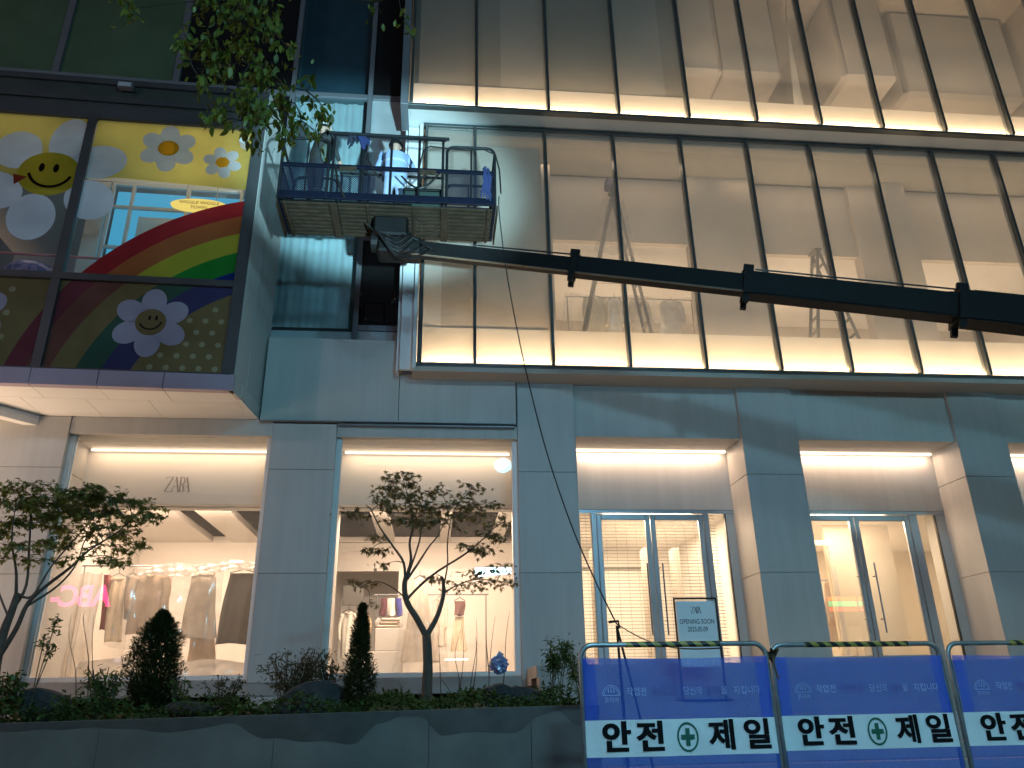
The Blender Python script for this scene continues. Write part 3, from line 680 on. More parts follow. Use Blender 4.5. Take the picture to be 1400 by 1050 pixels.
# circle through three points of the rainbow's outer edge
def circ(p, q, r):
    ax, ay, bx, by, cx, cy = *p, *q, *r
    D = 2*(ax*(by-cy)+bx*(cy-ay)+cx*(ay-by))
    ux = ((ax*ax+ay*ay)*(by-cy)+(bx*bx+by*by)*(cy-ay)+(cx*cx+cy*cy)*(ay-by))/D
    uy = ((ax*ax+ay*ay)*(cx-bx)+(bx*bx+by*by)*(ax-cx)+(cx*cx+cy*cy)*(bx-ax))/D
    return ux, uy, math.hypot(ax-ux, ay-uy)
cu, cz, cr = circ((3.27, 6.12), (2.25, 8.03), (0.21, 9.26))
RB = [(0, .29, 'red'), (.29, .61, 'orange'), (.61, .95, 'gold'), (.95, 1.29, 'green'), (1.29, 1.67, 'navy')]
def rainbow(pr, panes):
    for r0, r1, k in RB:
        for i in range(180):
            t0, t1 = math.radians(i*2), math.radians(i*2+2)
            pr.poly([(cu+(cr-r)*math.cos(t), cz+(cr-r)*math.sin(t)) for r, t in ((r0, t0), (r0, t1), (r1, t1), (r1, t0))], k, panes, 'band_'+k, 'rainbow_band')
# layer 1: background and rainbow (upper)
p1 = Print(0.003)
p1.poly([(0.19, 9.48), (2.25, 9.56), (2.36, 10.695), (0.19, 10.695)], 'yellow', ['UR'])
p1.poly([(2.25, 9.56), (2.73, 9.5), (2.73, 10.695), (2.36, 10.695)], 'yellow', ['UR'])
p1.poly([(2.87, 9.25), (4.3, 9.25), (4.3, 10.695), (2.87, 10.695)], 'yellow', ['UL'])
rainbow(p1, ['UR'])
p2 = Print(0.006)
def petals(pr, cu_, cz_, r, L, W, n, a0, key, panes, sk=1.0):
    for i in range(n):
        t = a0+2*math.pi*i/n
        pr.poly(ell(cu_+r*math.cos(t), cz_+r*math.sin(t)*sk, L, W, t), key, panes, name='printed_petal')
for (a, b, L, W, rot) in ((3.84, 9.98, .36, .37, 0.5), (3.10, 10.22, .46, .30, 1.7), (2.58, 9.84, .44, .33, 2.9), (2.60, 9.10, .40, .36, 3.8), (3.40, 8.72, .43, .36, 1.5), (4.02, 9.18, .42, .34, 0.4)):
    p2.poly(ell(a, b, L, W, rot), 'white', ['UL', 'UR'], name='printed_petal')
petals(p2, 1.54, 10.21, .29, .18, .155, 6, 0.5, 'white', ['UR'])
petals(p2, 0.64, 10.00, .205, .115, .10, 6, 0.25, 'white', ['UR'])
p3 = Print(0.009)
p3.poly(ell(3.29, 9.55, .48, .42), 'gold', ['UL', 'UR'])
p3.poly(ell(1.535, 10.215, .17, .155), 'orange_disc', ['UR']); p3.poly(ell(0.635, 10.005, .11, .105), 'orange_disc', ['UR'])
p4 = Print(0.012)
for u_ in (3.42, 3.20): p4.poly(ell(u_, 9.66, .045, .085), 'brown', ['UL'])
for i in range(20):
    t0, t1 = math.radians(200+i*7.2), math.radians(207.4+i*7.2)
    p4.poly([(3.27+ra*math.cos(t), 9.63+rb*math.sin(t)) for ra, rb, t in ((.36, .36, t0), (.36, .36, t1), (.31, .31, t1), (.31, .31, t0))], 'brown', ['UL'], 'smile', 'printed_smile')
p4.poly([(3.82, 9.50), (3.60, 9.46), (3.77, 9.30)], 'darkred', ['UL'])
for pr in (p1, p2, p3, p4): pr.build(FILM)
# lower spandrel print, opaque; its dimness is put into the darker colours
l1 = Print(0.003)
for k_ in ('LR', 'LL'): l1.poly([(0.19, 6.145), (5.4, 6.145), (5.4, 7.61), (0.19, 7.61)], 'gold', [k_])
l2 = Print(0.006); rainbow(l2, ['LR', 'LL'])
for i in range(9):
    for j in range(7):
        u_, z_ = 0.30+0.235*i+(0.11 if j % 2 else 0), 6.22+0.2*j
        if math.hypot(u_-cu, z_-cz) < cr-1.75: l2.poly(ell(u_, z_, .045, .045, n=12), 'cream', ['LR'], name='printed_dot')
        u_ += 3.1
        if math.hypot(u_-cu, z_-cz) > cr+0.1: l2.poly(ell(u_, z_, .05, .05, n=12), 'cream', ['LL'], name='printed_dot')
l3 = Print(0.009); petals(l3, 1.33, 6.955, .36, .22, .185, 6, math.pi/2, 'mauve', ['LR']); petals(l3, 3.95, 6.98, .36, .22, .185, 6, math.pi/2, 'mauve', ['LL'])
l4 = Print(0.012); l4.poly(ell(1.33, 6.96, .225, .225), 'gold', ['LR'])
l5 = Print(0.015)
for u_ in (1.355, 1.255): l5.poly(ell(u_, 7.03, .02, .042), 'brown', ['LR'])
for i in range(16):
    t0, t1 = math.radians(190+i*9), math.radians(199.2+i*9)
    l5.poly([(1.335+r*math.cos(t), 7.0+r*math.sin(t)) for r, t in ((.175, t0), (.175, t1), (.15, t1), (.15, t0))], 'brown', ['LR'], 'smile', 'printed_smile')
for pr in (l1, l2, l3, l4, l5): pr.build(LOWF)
m = MB(); bbar(m, 0.19, 5.4, 6.14, 7.6, -0.06, -0.02); m.build('back_panel', M['greywall'], AB)
# room behind the bay
m = MB(); bbar(m, 0.0, 6.2, 7.55, 7.65, -5.0, -0.1); m.build('room_floor', M['greywall'], AB)
m = MB(); bbar(m, 0.0, 6.2, 10.9, 11.0, -5.0, -0.1); m.build('room_ceiling', M['white'], AB)
m = MB(); bbar(m, 0.0, 6.2, 7.55, 11.0, -5.1, -5.0); m.build('room_wall', mat('grey_blue_wall', (0.30, 0.36, 0.38), 0.8), AB)
m = MB(); bbar(m, 0.05, 0.15, 7.6, 11.0, -5.0, -0.1); m.build('room_wall', M['white'], AB)
m = MB()
for u_ in (0.45, 1.35, 2.28, 2.62): bbar(m, u_, u_+0.05, 7.66, 10.08, -0.92, -0.86)
for z_ in (8.75, 9.56, 10.03): bbar(m, 0.45, 2.67, z_, z_+0.05, -0.92, -0.862)
m.build('room_glazing', M['whitepanel'], AB)
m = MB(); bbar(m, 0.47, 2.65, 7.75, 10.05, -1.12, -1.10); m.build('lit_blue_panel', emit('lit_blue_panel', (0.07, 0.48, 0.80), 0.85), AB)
m = MB(); bbar(m, 1.45, 2.2, 7.75, 9.5, -1.06, -1.02); m.build('room_door', M['whitepanel'], AB)
m = MB(); bbar(m, 0.10, 6.2, 10.12, 10.89, -0.95, -0.90); m.build('room_bulkhead', M['white'], AB)
m = MB(); bbar(m, 2.72, 3.0, 7.66, 10.1, -0.95, -0.90); m.build('room_wall', M['white'], AB)
sg = MB(); bbar(sg, 0.575, 1.42, 9.13, 9.36, -0.55, -0.50)
pts = ell(1.06, 9.47, 0.47, 0.125, n=40)
sg = MB(); f0 = [B(u, z, -0.50) for u, z in pts]; f1 = [B(u, z, -0.56) for u, z in pts]
sg.poly(f0).poly(f1[::-1])
for i in range(40): sg.quad(f0[i-1], f1[i-1], f1[i], f0[i])
sign = thing('hanging_sign', 'glowing yellow oval sign with orange lettering hung above the rainbow window', 'sign', B(1.06, 9.34, -0.53))
sg.build('sign_board', emit('sign_yellow', (1.0, 0.74, 0.16), 1.15), sign)
for body, zz, sz in (('WIGGLE WIGGLE', 9.51, 0.085), ('TOWN', 9.415, 0.085)):
    v, f = text_verts(body, sz, 0.012)
    MB().add([B(1.06-q[0], zz+q[1], -0.495) for q in v], f).build('sign_lettering', mat('sign_orange', (0.75, 0.30, 0.02)), sign)
m = MB().tube([B(0.8, 9.58, -0.53), B(0.8, 10.9, -0.53)], 0.006, 5).tube([B(1.3, 9.58, -0.53), B(1.3, 10.9, -0.53)], 0.006, 5)
m.build('hanger', M['greymetal'], sign)
def gm():
    m, N, L = newmat('gingham'); b = N['Principled BSDF']; b.inputs['Roughness'].default_value = 0.35
    tc = N.new('ShaderNodeTexCoord'); ck = N.new('ShaderNodeTexChecker'); ck.inputs['Scale'].default_value = 9
    ck.inputs['Color1'].default_value = (0.03, 0.04, 0.22, 1); ck.inputs['Color2'].default_value = (0.25, 0.16, 0.36, 1)
    L.new(tc.outputs['Object'], ck.inputs['Vector']); L.new(ck.outputs[0], b.inputs['Base Color']); return m
bc = B(3.46, 7.92, -0.55)
solo(MB().sphere(bc, 0.42, 0.36, 0.27, 28, 16), 'floor_cushion', gm(), 'round blue checked cushion behind the glass under the smiling daisy', 'cushion', (bc[0], bc[1], 7.65), smooth=True)
m = MB().tube([B(0.3, 8.30, -0.5), B(5.4, 8.34, -0.5)], 0.022, 8)
for u_ in (0.5, 2.4, 4.4): m.tube([B(u_, 7.65, -0.5), B(u_, 8.31, -0.5)], 0.018, 8)
m.build('handrail', mat('pink_rail', (0.5, 0.12, 0.14), 0.4), AB)
q = B(1.0, 9.95, -0.75); area('room_light', q, B(1.2, 10.1, 1.0), 1.6, 0.3, 9, (1.0, 0.90, 0.72))  # hidden light added behind the film to brighten its lower part
q = B(1.6, 10.85, -0.5); area('room_light', q, (q[0], q[1], 0), 2.4, 0.5, 10, (1.0, 0.90, 0.75))
q = B(4.2, 10.85, -0.6); area('room_light', q, (q[0], q[1], 0), 1.6, 0.5, 9, (1.0, 0.92, 0.85))
m = MB(); bbar(m, 0.0, 6.2, 11.535, 11.60, -1.7, 0.07); m.build('roof', M['greymetal'], AB)
# small security camera in the corner of the right printed window
qc = B(0.30, 10.32, 0.10)
cam_t = thing('security_camera', 'small pale security camera fixed at the corner of the daisy window', 'camera', B(0.30, 10.30, 0.06))
MB().obox((qc[0], qc[1]-0.04, qc[2]), (1, 0.2, -0.5), (-0.1, 1, 0.1), (0.4, 0, 1), 0.05, 0.10, 0.045).build('housing', M['whitepanel'], cam_t)
MB().tube([B(0.27, 10.55, 0.02), B(0.28, 10.40, 0.10)], 0.015, 6).build('bracket', M['whitepanel'], cam_t)
# floodlamp unit on the ledge above the bay
qc = P(172, 118, n=BN, o=BA+BN*0.12)
fl = thing('ledge_lamp', 'small unlit rectangular lamp on the dark ledge above the printed windows', 'lamp', qc)
MB().obox(qc, BU, BN, (0, 0, 1), 0.12, 0.05, 0.055).build('housing', M['greymetal'], fl)
MB().obox((qc[0], qc[1]-0.053, qc[2]), BU, BN, (0, 0, 1), 0.10, 0.006, 0.04).build('lens', M['blindglass'], fl)
MB().tube([(qc[0]+0.1, qc[1], qc[2]), (qc[0]+0.16, qc[1]+0.1, qc[2]-0.08)], 0.008, 5).build('cable', M['blackmetal'], fl)
# ================================================================== BOOM LIFT
M['lift'] = mat('dark_green_steel', (0.005, 0.005, 0.005), 0.6, 0.0, var=0.3, vscale=4, bump=0.1, spec=0.2)
M['liftblue'] = mat('blue_painted_steel', (0.002, 0.0035, 0.011), 0.6, 0.0, var=0.3, vscale=8, spec=0.15)
M['railblack'] = mat('rail_dark', (0.008, 0.009, 0.011), 0.55, 0.0, var=0.3, vscale=8, spec=0.2)
M['slat'] = mat('worn_floor_slat', (0.030, 0.021, 0.014), 0.8, spec=0.1, var=0.35, vscale=7, bump=0.2)
M['edgelite'] = mat('boom_lit_edge', (0.13, 0.09, 0.06), 0.45, 0.0)
BX0, BX1, BY0, BY1, BZ = -2.39, 0.79, 9.80, 10.76, 8.37
BL = thing('boom_lift', 'dark telescopic boom with a long blue railed work basket raised to the facade', 'boom lift', (-0.75, 10.3, 7.6))
# basket
bk = MB()
for y in (BY0, BY1): bk.bbox(BX0, BX1, y-0.02, y+0.02, BZ, BZ+(0.12 if y == BY0 else 0.075), 0.004)
for x in (BX0, BX1): bk.bbox(x-0.02, x+0.02, BY0+0.02, BY1-0.02, BZ, BZ+0.075, 0.004)
bk = bk.build('basket_frame', M['liftblue'], BL)
for i in range(9):
    y = BY0+0.075+i*0.101
    for a, b in ((BX0+0.03, -1.66), (-1.54, -0.02), (0.09, BX1-0.03)):
        MB().bbox(a, b, y, y+0.058, BZ-0.032, BZ-0.004, 0.003).build('floor_slat', M['slat'], bk)
for x in (-1.60, -0.42, 0.035, -1.10, -2.30, 0.70):
    w = 0.055 if x in (-1.60, 0.035) else 0.022
    MB().bbox(x-w, x+w, BY0+0.03, BY1-0.03, BZ-0.065, BZ-0.034, 0.003).build('cross_beam', M['slat'], bk)
MB().box(BX0+0.05, -0.45, BY0+0.05, BY1-0.15, BZ+0.002, BZ+0.012).build('floor_sheet', M['lift'], bk)
def rail(pts, r, mt, name='rail', n=8):
    return MB().tube(pts, r, n).build(name, mt, bk)
def arch(x0, x1, y, z1, r=0.12):
    p = [(x0, y, BZ)]
    for i in range(7):
        t = math.pi-math.pi/2*i/6; p.append((x0+r+r*math.cos(t), y, z1-r+r*math.sin(t)))
    for i in range(7):
        t = math.pi/2-math.pi/2*i/6; p.append((x1-r+r*math.cos(t), y, z1-r+r*math.sin(t)))
    return p+[(x1, y, BZ)]
for y in (BY0, BY1):
    rail(arch(BX0, -1.70, y, 9.44), 0.022, M['railblack'], 'rail_hoop')
    rail(arch(0.06, BX1, y, 9.42), 0.022, M['railblack'], 'rail_hoop')
    for x in (-1.64, -1.20, -0.78, -0.36, 0.0):
        rail([(x, y, BZ), (x, y, 9.55)], 0.02, M['railblack'], 'post')
    for x in (-2.02, 0.43): rail([(x, y, BZ), (x, y, 9.40)], 0.014, M['railblack'], 'post')
    MB().bbox(BX0, BX1, y-0.022, y+0.022, 8.93, 8.985, 0.004).build('mid_rail', M['liftblue'], bk)
rail([(-1.68, BY0, 9.565), (0.05, BY0, 9.55)], 0.034, M['railblack'], 'top_rail'); rail([(-1.72, BY0-.05, 9.535), (0.09, BY0-.05, 9.52)], 0.026, M['railblack'], 'spare_pipe')
rail([(-1.68, BY1, 9.56), (0.03, BY1, 9.545)], 0.022, M['railblack'], 'top_rail')
for x in (BX0, BX1):
    rail([(x, BY0, 9.30), (x, BY1, 9.30)], 0.02, M['railblack'], 'end_rail'); rail([(x, BY0, 8.95), (x, BY1, 8.95)], 0.02, M['liftblue'], 'end_rail')
# perforated infill
def perf():
    m, N, L = newmat('perforated_mesh'); b = N['Principled BSDF']; b.inputs['Base Color'].default_value = (0.005, 0.008, 0.02, 1); b.inputs['Roughness'].default_value = 0.5
    tc = N.new('ShaderNodeTexCoord'); mp = N.new('ShaderNodeMapping'); mp.inputs['Rotation'].default_value = (0, R_(45), 0); mp.inputs['Scale'].default_value = (38, 38, 38)
    L.new(tc.outputs['Object'], mp.inputs[0]); v = N.new('ShaderNodeTexVoronoi'); v.inputs['Scale'].default_value = 1.0; v.inputs['Randomness'].default_value = 0.0
    L.new(mp.outputs[0], v.inputs['Vector']); g = N.new('ShaderNodeMath'); g.operation = 'LESS_THAN'; g.inputs[1].default_value = 0.43
    L.new(v.outputs['Distance'], g.inputs[0]); t = N.new('ShaderNodeBsdfTransparent'); mx = N.new('ShaderNodeMixShader')
    L.new(g.outputs[0], mx.inputs[0]); L.new(b.outputs[0], mx.inputs[1]); L.new(t.outputs[0], mx.inputs[2]); L.new(mx.outputs[0], N['Material Output'].inputs[0]); return m
PERF = perf()
for a, b, y in ((BX0+0.03, -1.72, BY0), (-1.62, -1.0, BY0+0.002), (0.08, BX1-0.03, BY0), (BX0+0.03, -1.72, BY1), (0.08, BX1-0.03, BY1)):
    MB().box(a, b, y-0.003, y+0.003, BZ+0.08, 8.925 if a < -1.7 or a > 0 else 8.80).build('mesh_infill', PERF, bk)
for x in (BX0, BX1): MB().box(x-0.003, x+0.003, BY0+0.03, BY1-0.03, BZ+0.08, 8.925).build('mesh_infill', PERF, bk)
for x, t in ((-1.42, 'plate'), (-0.24, 'plate')):
    MB().bbox(x-0.12, x+0.14, BY0-0.034, BY0-0.024, 8.86, 8.95, 0.003).build('notice_plate', M['slat'], bk)
# end plates hanging under the right and left ends
for x in (BX0-0.02, BX1+0.035):
    MB().add([(x-0.01, BY0+0.02, BZ+0.02), (x+0.01, BY0+0.02, BZ+0.02), (x+0.01, BY1-0.05, BZ+0.02), (x-0.01, BY1-0.05, BZ+0.02),
              (x-0.01, BY0+0.05, BZ-0.10), (x+0.01, BY0+0.05, BZ-0.10), (x+0.01, BY1-0.1, BZ-0.14), (x-0.01, BY1-0.1, BZ-0.14)],
             [(0, 3, 2, 1), (4, 5, 6, 7), (0, 1, 5, 4), (1, 2, 6, 5), (2, 3, 7, 6), (3, 0, 4, 7)]).build('end_plate', M['slat'], bk)
# pivot under the basket
pv = MB().bbox(-1.02, -0.50, 10.05, 10.72, 7.98, BZ-0.07, 0.03).bbox(-0.95, -0.30, 10.12, 10.52, 7.74, 8.0, 0.03)
pv.tube([(-1.05, 10.3, 7.98), (-0.45, 10.3, 7.98)], 0.16, 14)
pv = pv.build('pivot', M['lift'], BL)
for k in range(6):
    pts = [(-1.10+(0.55+.06*k)*t/10+0.04*k, 10.05-0.03*k+0.05*math.sin(t+k), 8.15-0.06*k-0.30*math.sin(math.pi*min(1, t/9))*(0.4+0.12*k)-0.02*t) for t in range(11)]
    MB().tube(pts, 0.014, 6).build('hydraulic_hose', M['lift'], pv)
# boom sections
T0 = Vector((-0.50, 10.3, 7.885)); T1 = Vector((7.653, 8.5, 6.085)); D = (T1-T0); LB = D.length; D = D/LB
SD = D.cross(Vector((0, 0, 1))).normalized(); UPV = SD.cross(D).normalized()
def tpx(px):   # distance along the boom where the photo shows pixel column px
    lo, hi = 0, 30
    for _ in range(50):
        t = (lo+hi)/2; q = np.array(T0+D*t)-CO; x = 700+FPX*np.dot(q, CR)/np.dot(q, CF)
        lo, hi = (t, hi) if x < px else (lo, t)
    return t
secs = [(0.0, tpx(800), .085, .108), (tpx(782), tpx(1040), .11, .128), (tpx(1018), tpx(1330), .14, .165), (tpx(1308), 24, .175, .205)]
for i, (a, b, w, h) in enumerate(secs):
    m = MB(); c = T0+D*(a+b)/2
    m.obox(c, D, SD, UPV, (b-a)/2, w, h)
    m.obox(c+UPV*(h+0.006), D, SD, UPV, (b-a)/2-0.02, w*0.8, 0.006)
    sct = m.build('boom_section', M['lift'], BL)
    m = MB(); m.obox(c-UPV*(h+0.009)+SD*(w*0.8)*(1 if SD.y < 0 else -1), D, SD, UPV, (b-a)/2-0.01, 0.014, 0.009)
    m.build('lit_edge_strip', M['edgelite'] if i < 2 else M['lift'], sct)  # warm light along the lower edge, put into the strip's colour
    m = MB(); m.obox(c-SD*(w+0.006)*(-1 if SD.y > 0 else 1)+UPV*h*0.3, D, SD, UPV, (b-a)/2-0.03, 0.004, 0.012)
    m.build('side_rib', M['lift'], sct)
    if i:
        e = T0+D*(a+0.02); m = MB()
        m.obox(e, D, SD, UPV, 0.05, w+0.03, h+0.03)
        for s in (-1, 1):
            m.obox(e+UPV*(h+0.06)+SD*s*(w*0.7), D, SD, UPV, 0.07, 0.025, 0.05)
            m.obox(e-UPV*(h+0.08)+SD*s*(w*0.8), D, SD, UPV, 0.04, 0.03, 0.07)
        m.tube([e+UPV*(h+0.08)-SD*w*0.8, e+UPV*(h+0.08)+SD*w*0.8], 0.035, 8)
        m.build('collar', M['lift'], sct)
m = MB()
for (a, b, hh) in ((tpx(650), tpx(782), .15), (tpx(1030), tpx(1315), .24), (tpx(1330), 24, .27)):
    for s in (-0.06, 0.06): m.tube([T0+D*a+UPV*hh+SD*s, T0+D*b+UPV*(hh+0.02)+SD*s], 0.012, 6)
m.build('hydraulic_line', M['blackmetal'], BL)
# loose items in the basket
tb = MB().bbox(-0.58, -0.02, 9.95, 10.25, BZ+0.016, BZ+0.33, 0.02)
tbx = thing('tool_box', 'dark green tool box on the basket floor right of the worker in blue', 'tool box', (-0.3, 10.1, BZ+0.016))
tb.build('body', mat('dark_green_plastic', (0.02, 0.035, 0.03), 0.5), tbx)
MB().bbox(-0.59, -0.01, 9.94, 10.26, BZ+0.333, BZ+0.37, 0.01).build('lid', M['lift'], tbx)
MB().tube([(-0.42, 10.1, BZ+0.37), (-0.40, 10.1, BZ+0.42), (-0.20, 10.1, BZ+0.42), (-0.18, 10.1, BZ+0.37)], 0.012, 6).build('handle', M['blackmetal'], tbx)
def cloth_on_rail(x, y, z, w, h, seed, m, name, label, cat):
    rr = random.Random(seed); ph = rr.random()*6
    def fn(u, v):
        s = v*2-1; zz = z+0.035-abs(s)*h*(0.8+0.25*math.sin(u*5+ph)); yy = y+(-0.04 if s < 0 else 0.04)*min(1, abs(s)*5)+0.02*math.sin(u*14+ph)*abs(s)
        return (x+(u-0.5)*w+0.03*math.sin(s*3+ph), yy, zz)
    return solo(MB().grid(fn, 14, 16), name, m, label, cat, (x, y, z-h*0.5), smooth=True)
cloth_on_rail(-1.36, BY0, 9.565, 0.13, 0.26, 1, mat('navy_cloth', (0.012, 0.016, 0.03), 0.9), 'work_glove', 'dark work gloves draped over the top rail of the basket', 'gloves')
cloth_on_rail(-1.21, BY0, 9.565, 0.12, 0.33, 2, mat('blue_cloth', (0.012, 0.022, 0.09), 0.9), 'rag', 'blue rag draped over the basket top rail beside the gloves', 'rag')
def strap(seedpts, r, name, label, cat, m, group=None):
    return solo(MB().tube(seedpts, r, 6), name, m, label, cat, seedpts[-1], group)
strap([(-1.14, 9.77, 9.35), (-1.15, 9.76, 9.22), (-1.13, 9.75, 9.08), (-1.02, 9.75, 8.86), (-0.93, 9.76, 8.75)], 0.013, 'safety_hook', 'black hooked safety strap hanging down the middle of the basket', 'strap', M['blackmetal'])
strap([(-1.60, 9.74, 8.95), (-1.55, 9.72, 8.70), (-1.48, 9.72, 8.48), (-1.42, 9.73, 8.36)], 0.018, 'tie_strap', 'black strap hanging below the basket rail under the gloves', 'strap', M['blackmetal'])
pts = [(-0.62+0.58*t/12, 9.86, 8.88-0.25*math.sin(math.pi*t/12)+0.1*t/12) for t in range(13)]
strap(pts[::-1], 0.016, 'slack_hose', 'dark hose sagging across the middle of the basket', 'hose', M['blackmetal'])
pts = [(-0.33, 9.78, 8.7), (-0.35, 9.77, 9.0), (-0.30, 9.76, 9.30), (-0.20, 9.75, 9.37), (0.02, 9.75, 9.35), (0.35, 9.75, 9.33), (0.62, 9.75, 9.36), (0.80, 9.76, 9.28), (0.86, 9.77, 9.0), (0.88, 9.8, 8.6)]
strap(pts, 0.012, 'power_cable', 'thin dark cable looped along the upper rails at the basket end', 'cable', M['blackmetal'])
m = MB()
for k in range(16):
    a = RNG.uniform(-1, 1, 3); m.tube([(0.66+0.05*a[0], 9.76+0.03*a[1], 9.0+0.04*a[2]), (0.67+0.06*a[1], 9.74, 8.85+0.05*a[0]), (0.66+0.09*a[2], 9.75, 8.55+0.12*a[1])], 0.014, 5)
solo(m, 'rope_bundle', mat('blue_rope', (0.012, 0.02, 0.08), 0.8), 'bundle of dark blue rope hanging inside the basket end', 'rope', (0.66, 9.75, 8.5))
MB  # ---------------------------------------------------------------- long rope from basket to ground stand
M['rope'] = mat('black_rope', (0.012, 0.012, 0.012), 0.7, var=0.3)
ra = Vector((0.86, 9.9, 8.62)); rb = Vector(P(843, 853, Y=9.0))
mids = [(0.86, 9.9, 8.3)]+[P(x, y, Y=9.9-0.9*(y-370)/480.0) for x, y in ((692, 368), (705, 440), (722, 520), (748, 620), (780, 715), (812, 790))]
pts = [ra]+[Vector(q) for q in mids]+[rb]
def smooth(pts, n=6):
    out = []
    for i in range(len(pts)-1):
        p0, p1, p2, p3 = pts[max(i-1, 0)], pts[i], pts[i+1], pts[min(i+2, len(pts)-1)]
        for k in range(n):
            t = k/n; out.append(0.5*((2*p1)+(p2-p0)*t+(2*p0-5*p1+4*p2-p3)*t*t+(3*p1-p0-3*p2+p3)*t**3))
    return out+[pts[-1]]
solo(MB().tube(smooth(pts), 0.0085, 6), 'hanging_rope', M['rope'], 'long thin black rope hanging from the basket down to the tripod stand', 'rope', tuple(rb))
def step_z(x, y): return max(0, min(1.95, (math.floor((y-8.0)/0.3)+1)*1.95/12)) if y >= 8 else 0.0
tp = thing('tripod_stand', 'grey tripod stand on the steps holding the rope end', 'tripod', (rb.x, rb.y, step_z(0, 9.0)))
MB().tube([rb+Vector((-0.09, 0, 0.02)), rb+Vector((0.02, 0, 0.03)), rb+Vector((0.03, 0, -0.05))], 0.016, 6).build('head', M['blackmetal'], tp)
zf = step_z(0, 9.0)
for dx, dy in ((0.0, -0.1), (0.35, -0.05), (0.12, 0.32)):
    q = Vector((rb.x+dx*0.9, rb.y+dy, 0)); q.z = step_z(0, q.y)
    MB().tube([rb+Vector((0, 0, -0.02)), q], 0.013, 6).build('leg', M['railblack'], tp)
q = P(985, 886, Y=6.12)
pts = [rb+Vector((0.0, 0, 0.0))+(Vector(q)-rb)*t+Vector((0, 0, -0.10*math.sin(math.pi*t))) for t in [i/14 for i in range(15)]]
solo(MB().tube(pts, 0.006, 5), 'guy_rope', M['rope'], 'slack thin rope running from the tripod stand to the first blue barrier', 'rope', tuple(pts[-1]))
# ================================================================== BARRIERS
M['galv'] = mat('galvanised_tube', (0.30, 0.33, 0.33), 0.35, 0.7, var=0.2, vscale=12)
def netting():
    m, N, L = newmat('blue_netting'); N.remove(N['Principled BSDF'])
    tc = N.new('ShaderNodeTexCoord')
    n = N.new('ShaderNodeTexNoise'); n.inputs['Scale'].default_value = 3.0; n.inputs['Detail'].default_value = 3
    w = N.new('ShaderNodeTexNoise'); w.inputs['Scale'].default_value = 260; L.new(tc.outputs['Object'], w.inputs['Vector'])
    L.new(tc.outputs['Object'], n.inputs['Vector'])
    cr = N.new('ShaderNodeValToRGB'); cr.color_ramp.elements[0].color = (0.05, 0.14, 0.66, 1); cr.color_ramp.elements[1].color = (0.07, 0.19, 0.82, 1)
    L.new(n.outputs['Fac'], cr.inputs[0])
    d = N.new('ShaderNodeBsdfDiffuse'); t = N.new('ShaderNodeBsdfTranslucent'); L.new(cr.outputs[0], d.inputs[0]); L.new(cr.outputs[0], t.inputs[0])
    mx = N.new('ShaderNodeMixShader'); mx.inputs[0].default_value = 0.3; L.new(d.outputs[0], mx.inputs[1]); L.new(t.outputs[0], mx.inputs[2])
    tr = N.new('ShaderNodeBsdfTransparent'); tr.inputs[0].default_value = (0.80, 0.85, 1, 1); m2 = N.new('ShaderNodeMixShader')
    a = N.new('ShaderNodeMath'); a.operation = 'MULTIPLY_ADD'; a.inputs[1].default_value = 0.30; a.inputs[2].default_value = 0.34
    L.new(w.outputs['Fac'], a.inputs[0]); L.new(a.outputs[0], m2.inputs[0])
    L.new(mx.outputs[0], m2.inputs[1]); L.new(tr.outputs[0], m2.inputs[2]); L.new(m2.outputs[0], N['Material Output'].inputs[0]); return m
M['net'] = netting()
M['banner'] = mat('white_banner', (0.68, 0.72, 0.72), 0.45, var=0.09, vscale=4, bump=0.35, bscale=9)
M['ink'] = mat('black_print', (0.006, 0.006, 0.007), 0.8, var=0.1, spec=0.1)
M['greenink'] = mat('green_print', (0.005, 0.10, 0.06), 0.6, var=0.1)
M['faint'] = mat('pale_print', (0.25, 0.34, 0.70), 0.6, var=0.1)
M['faintred'] = mat('dark_print', (0.07, 0.08, 0.40), 0.6, var=0.1)
def tape():
    m, N, L = newmat('warning_tape'); b = N['Principled BSDF']; b.inputs['Roughness'].default_value = 0.4
    tc = N.new('ShaderNodeTexCoord'); sp = N.new('ShaderNodeSeparateXYZ'); L.new(tc.outputs['Object'], sp.inputs[0])
    a = N.new('ShaderNodeMath'); a.operation = 'ADD'; L.new(sp.outputs[0], a.inputs[0]); L.new(sp.outputs[2], a.inputs[1])
    k = N.new('ShaderNodeMath'); k.operation = 'MULTIPLY'; k.inputs[1].default_value = 9.5; L.new(a.outputs[0], k.inputs[0])
    f = N.new('ShaderNodeMath'); f.operation = 'FRACT'; L.new(k.outputs[0], f.inputs[0])
    g = N.new('ShaderNodeMath'); g.operation = 'GREATER_THAN'; g.inputs[1].default_value = 0.5; L.new(f.outputs[0], g.inputs[0])
    mx = N.new('ShaderNodeMix'); mx.data_type = 'RGBA'; mx.inputs['A'].default_value = (0.34, 0.27, 0.06, 1); mx.inputs['B'].default_value = (0.01, 0.01, 0.01, 1)
    L.new(g.outputs[0], mx.inputs['Factor']); L.new(mx.outputs['Result'], b.inputs['Base Color']); return m
M['tape'] = tape()
TX = {}
for s, b in (('안', .03), ('전', .03), ('제', .03), ('일', .03)): TX[s] = text_verts(s, 0.225, b)
for s in ('작업전', '안전점검', '당신의', '생명', '을', '지킵니다'): TX[s] = text_verts(s, 0.062, .008)
TX['코리아'] = text_verts('코리아', 0.045, .01)
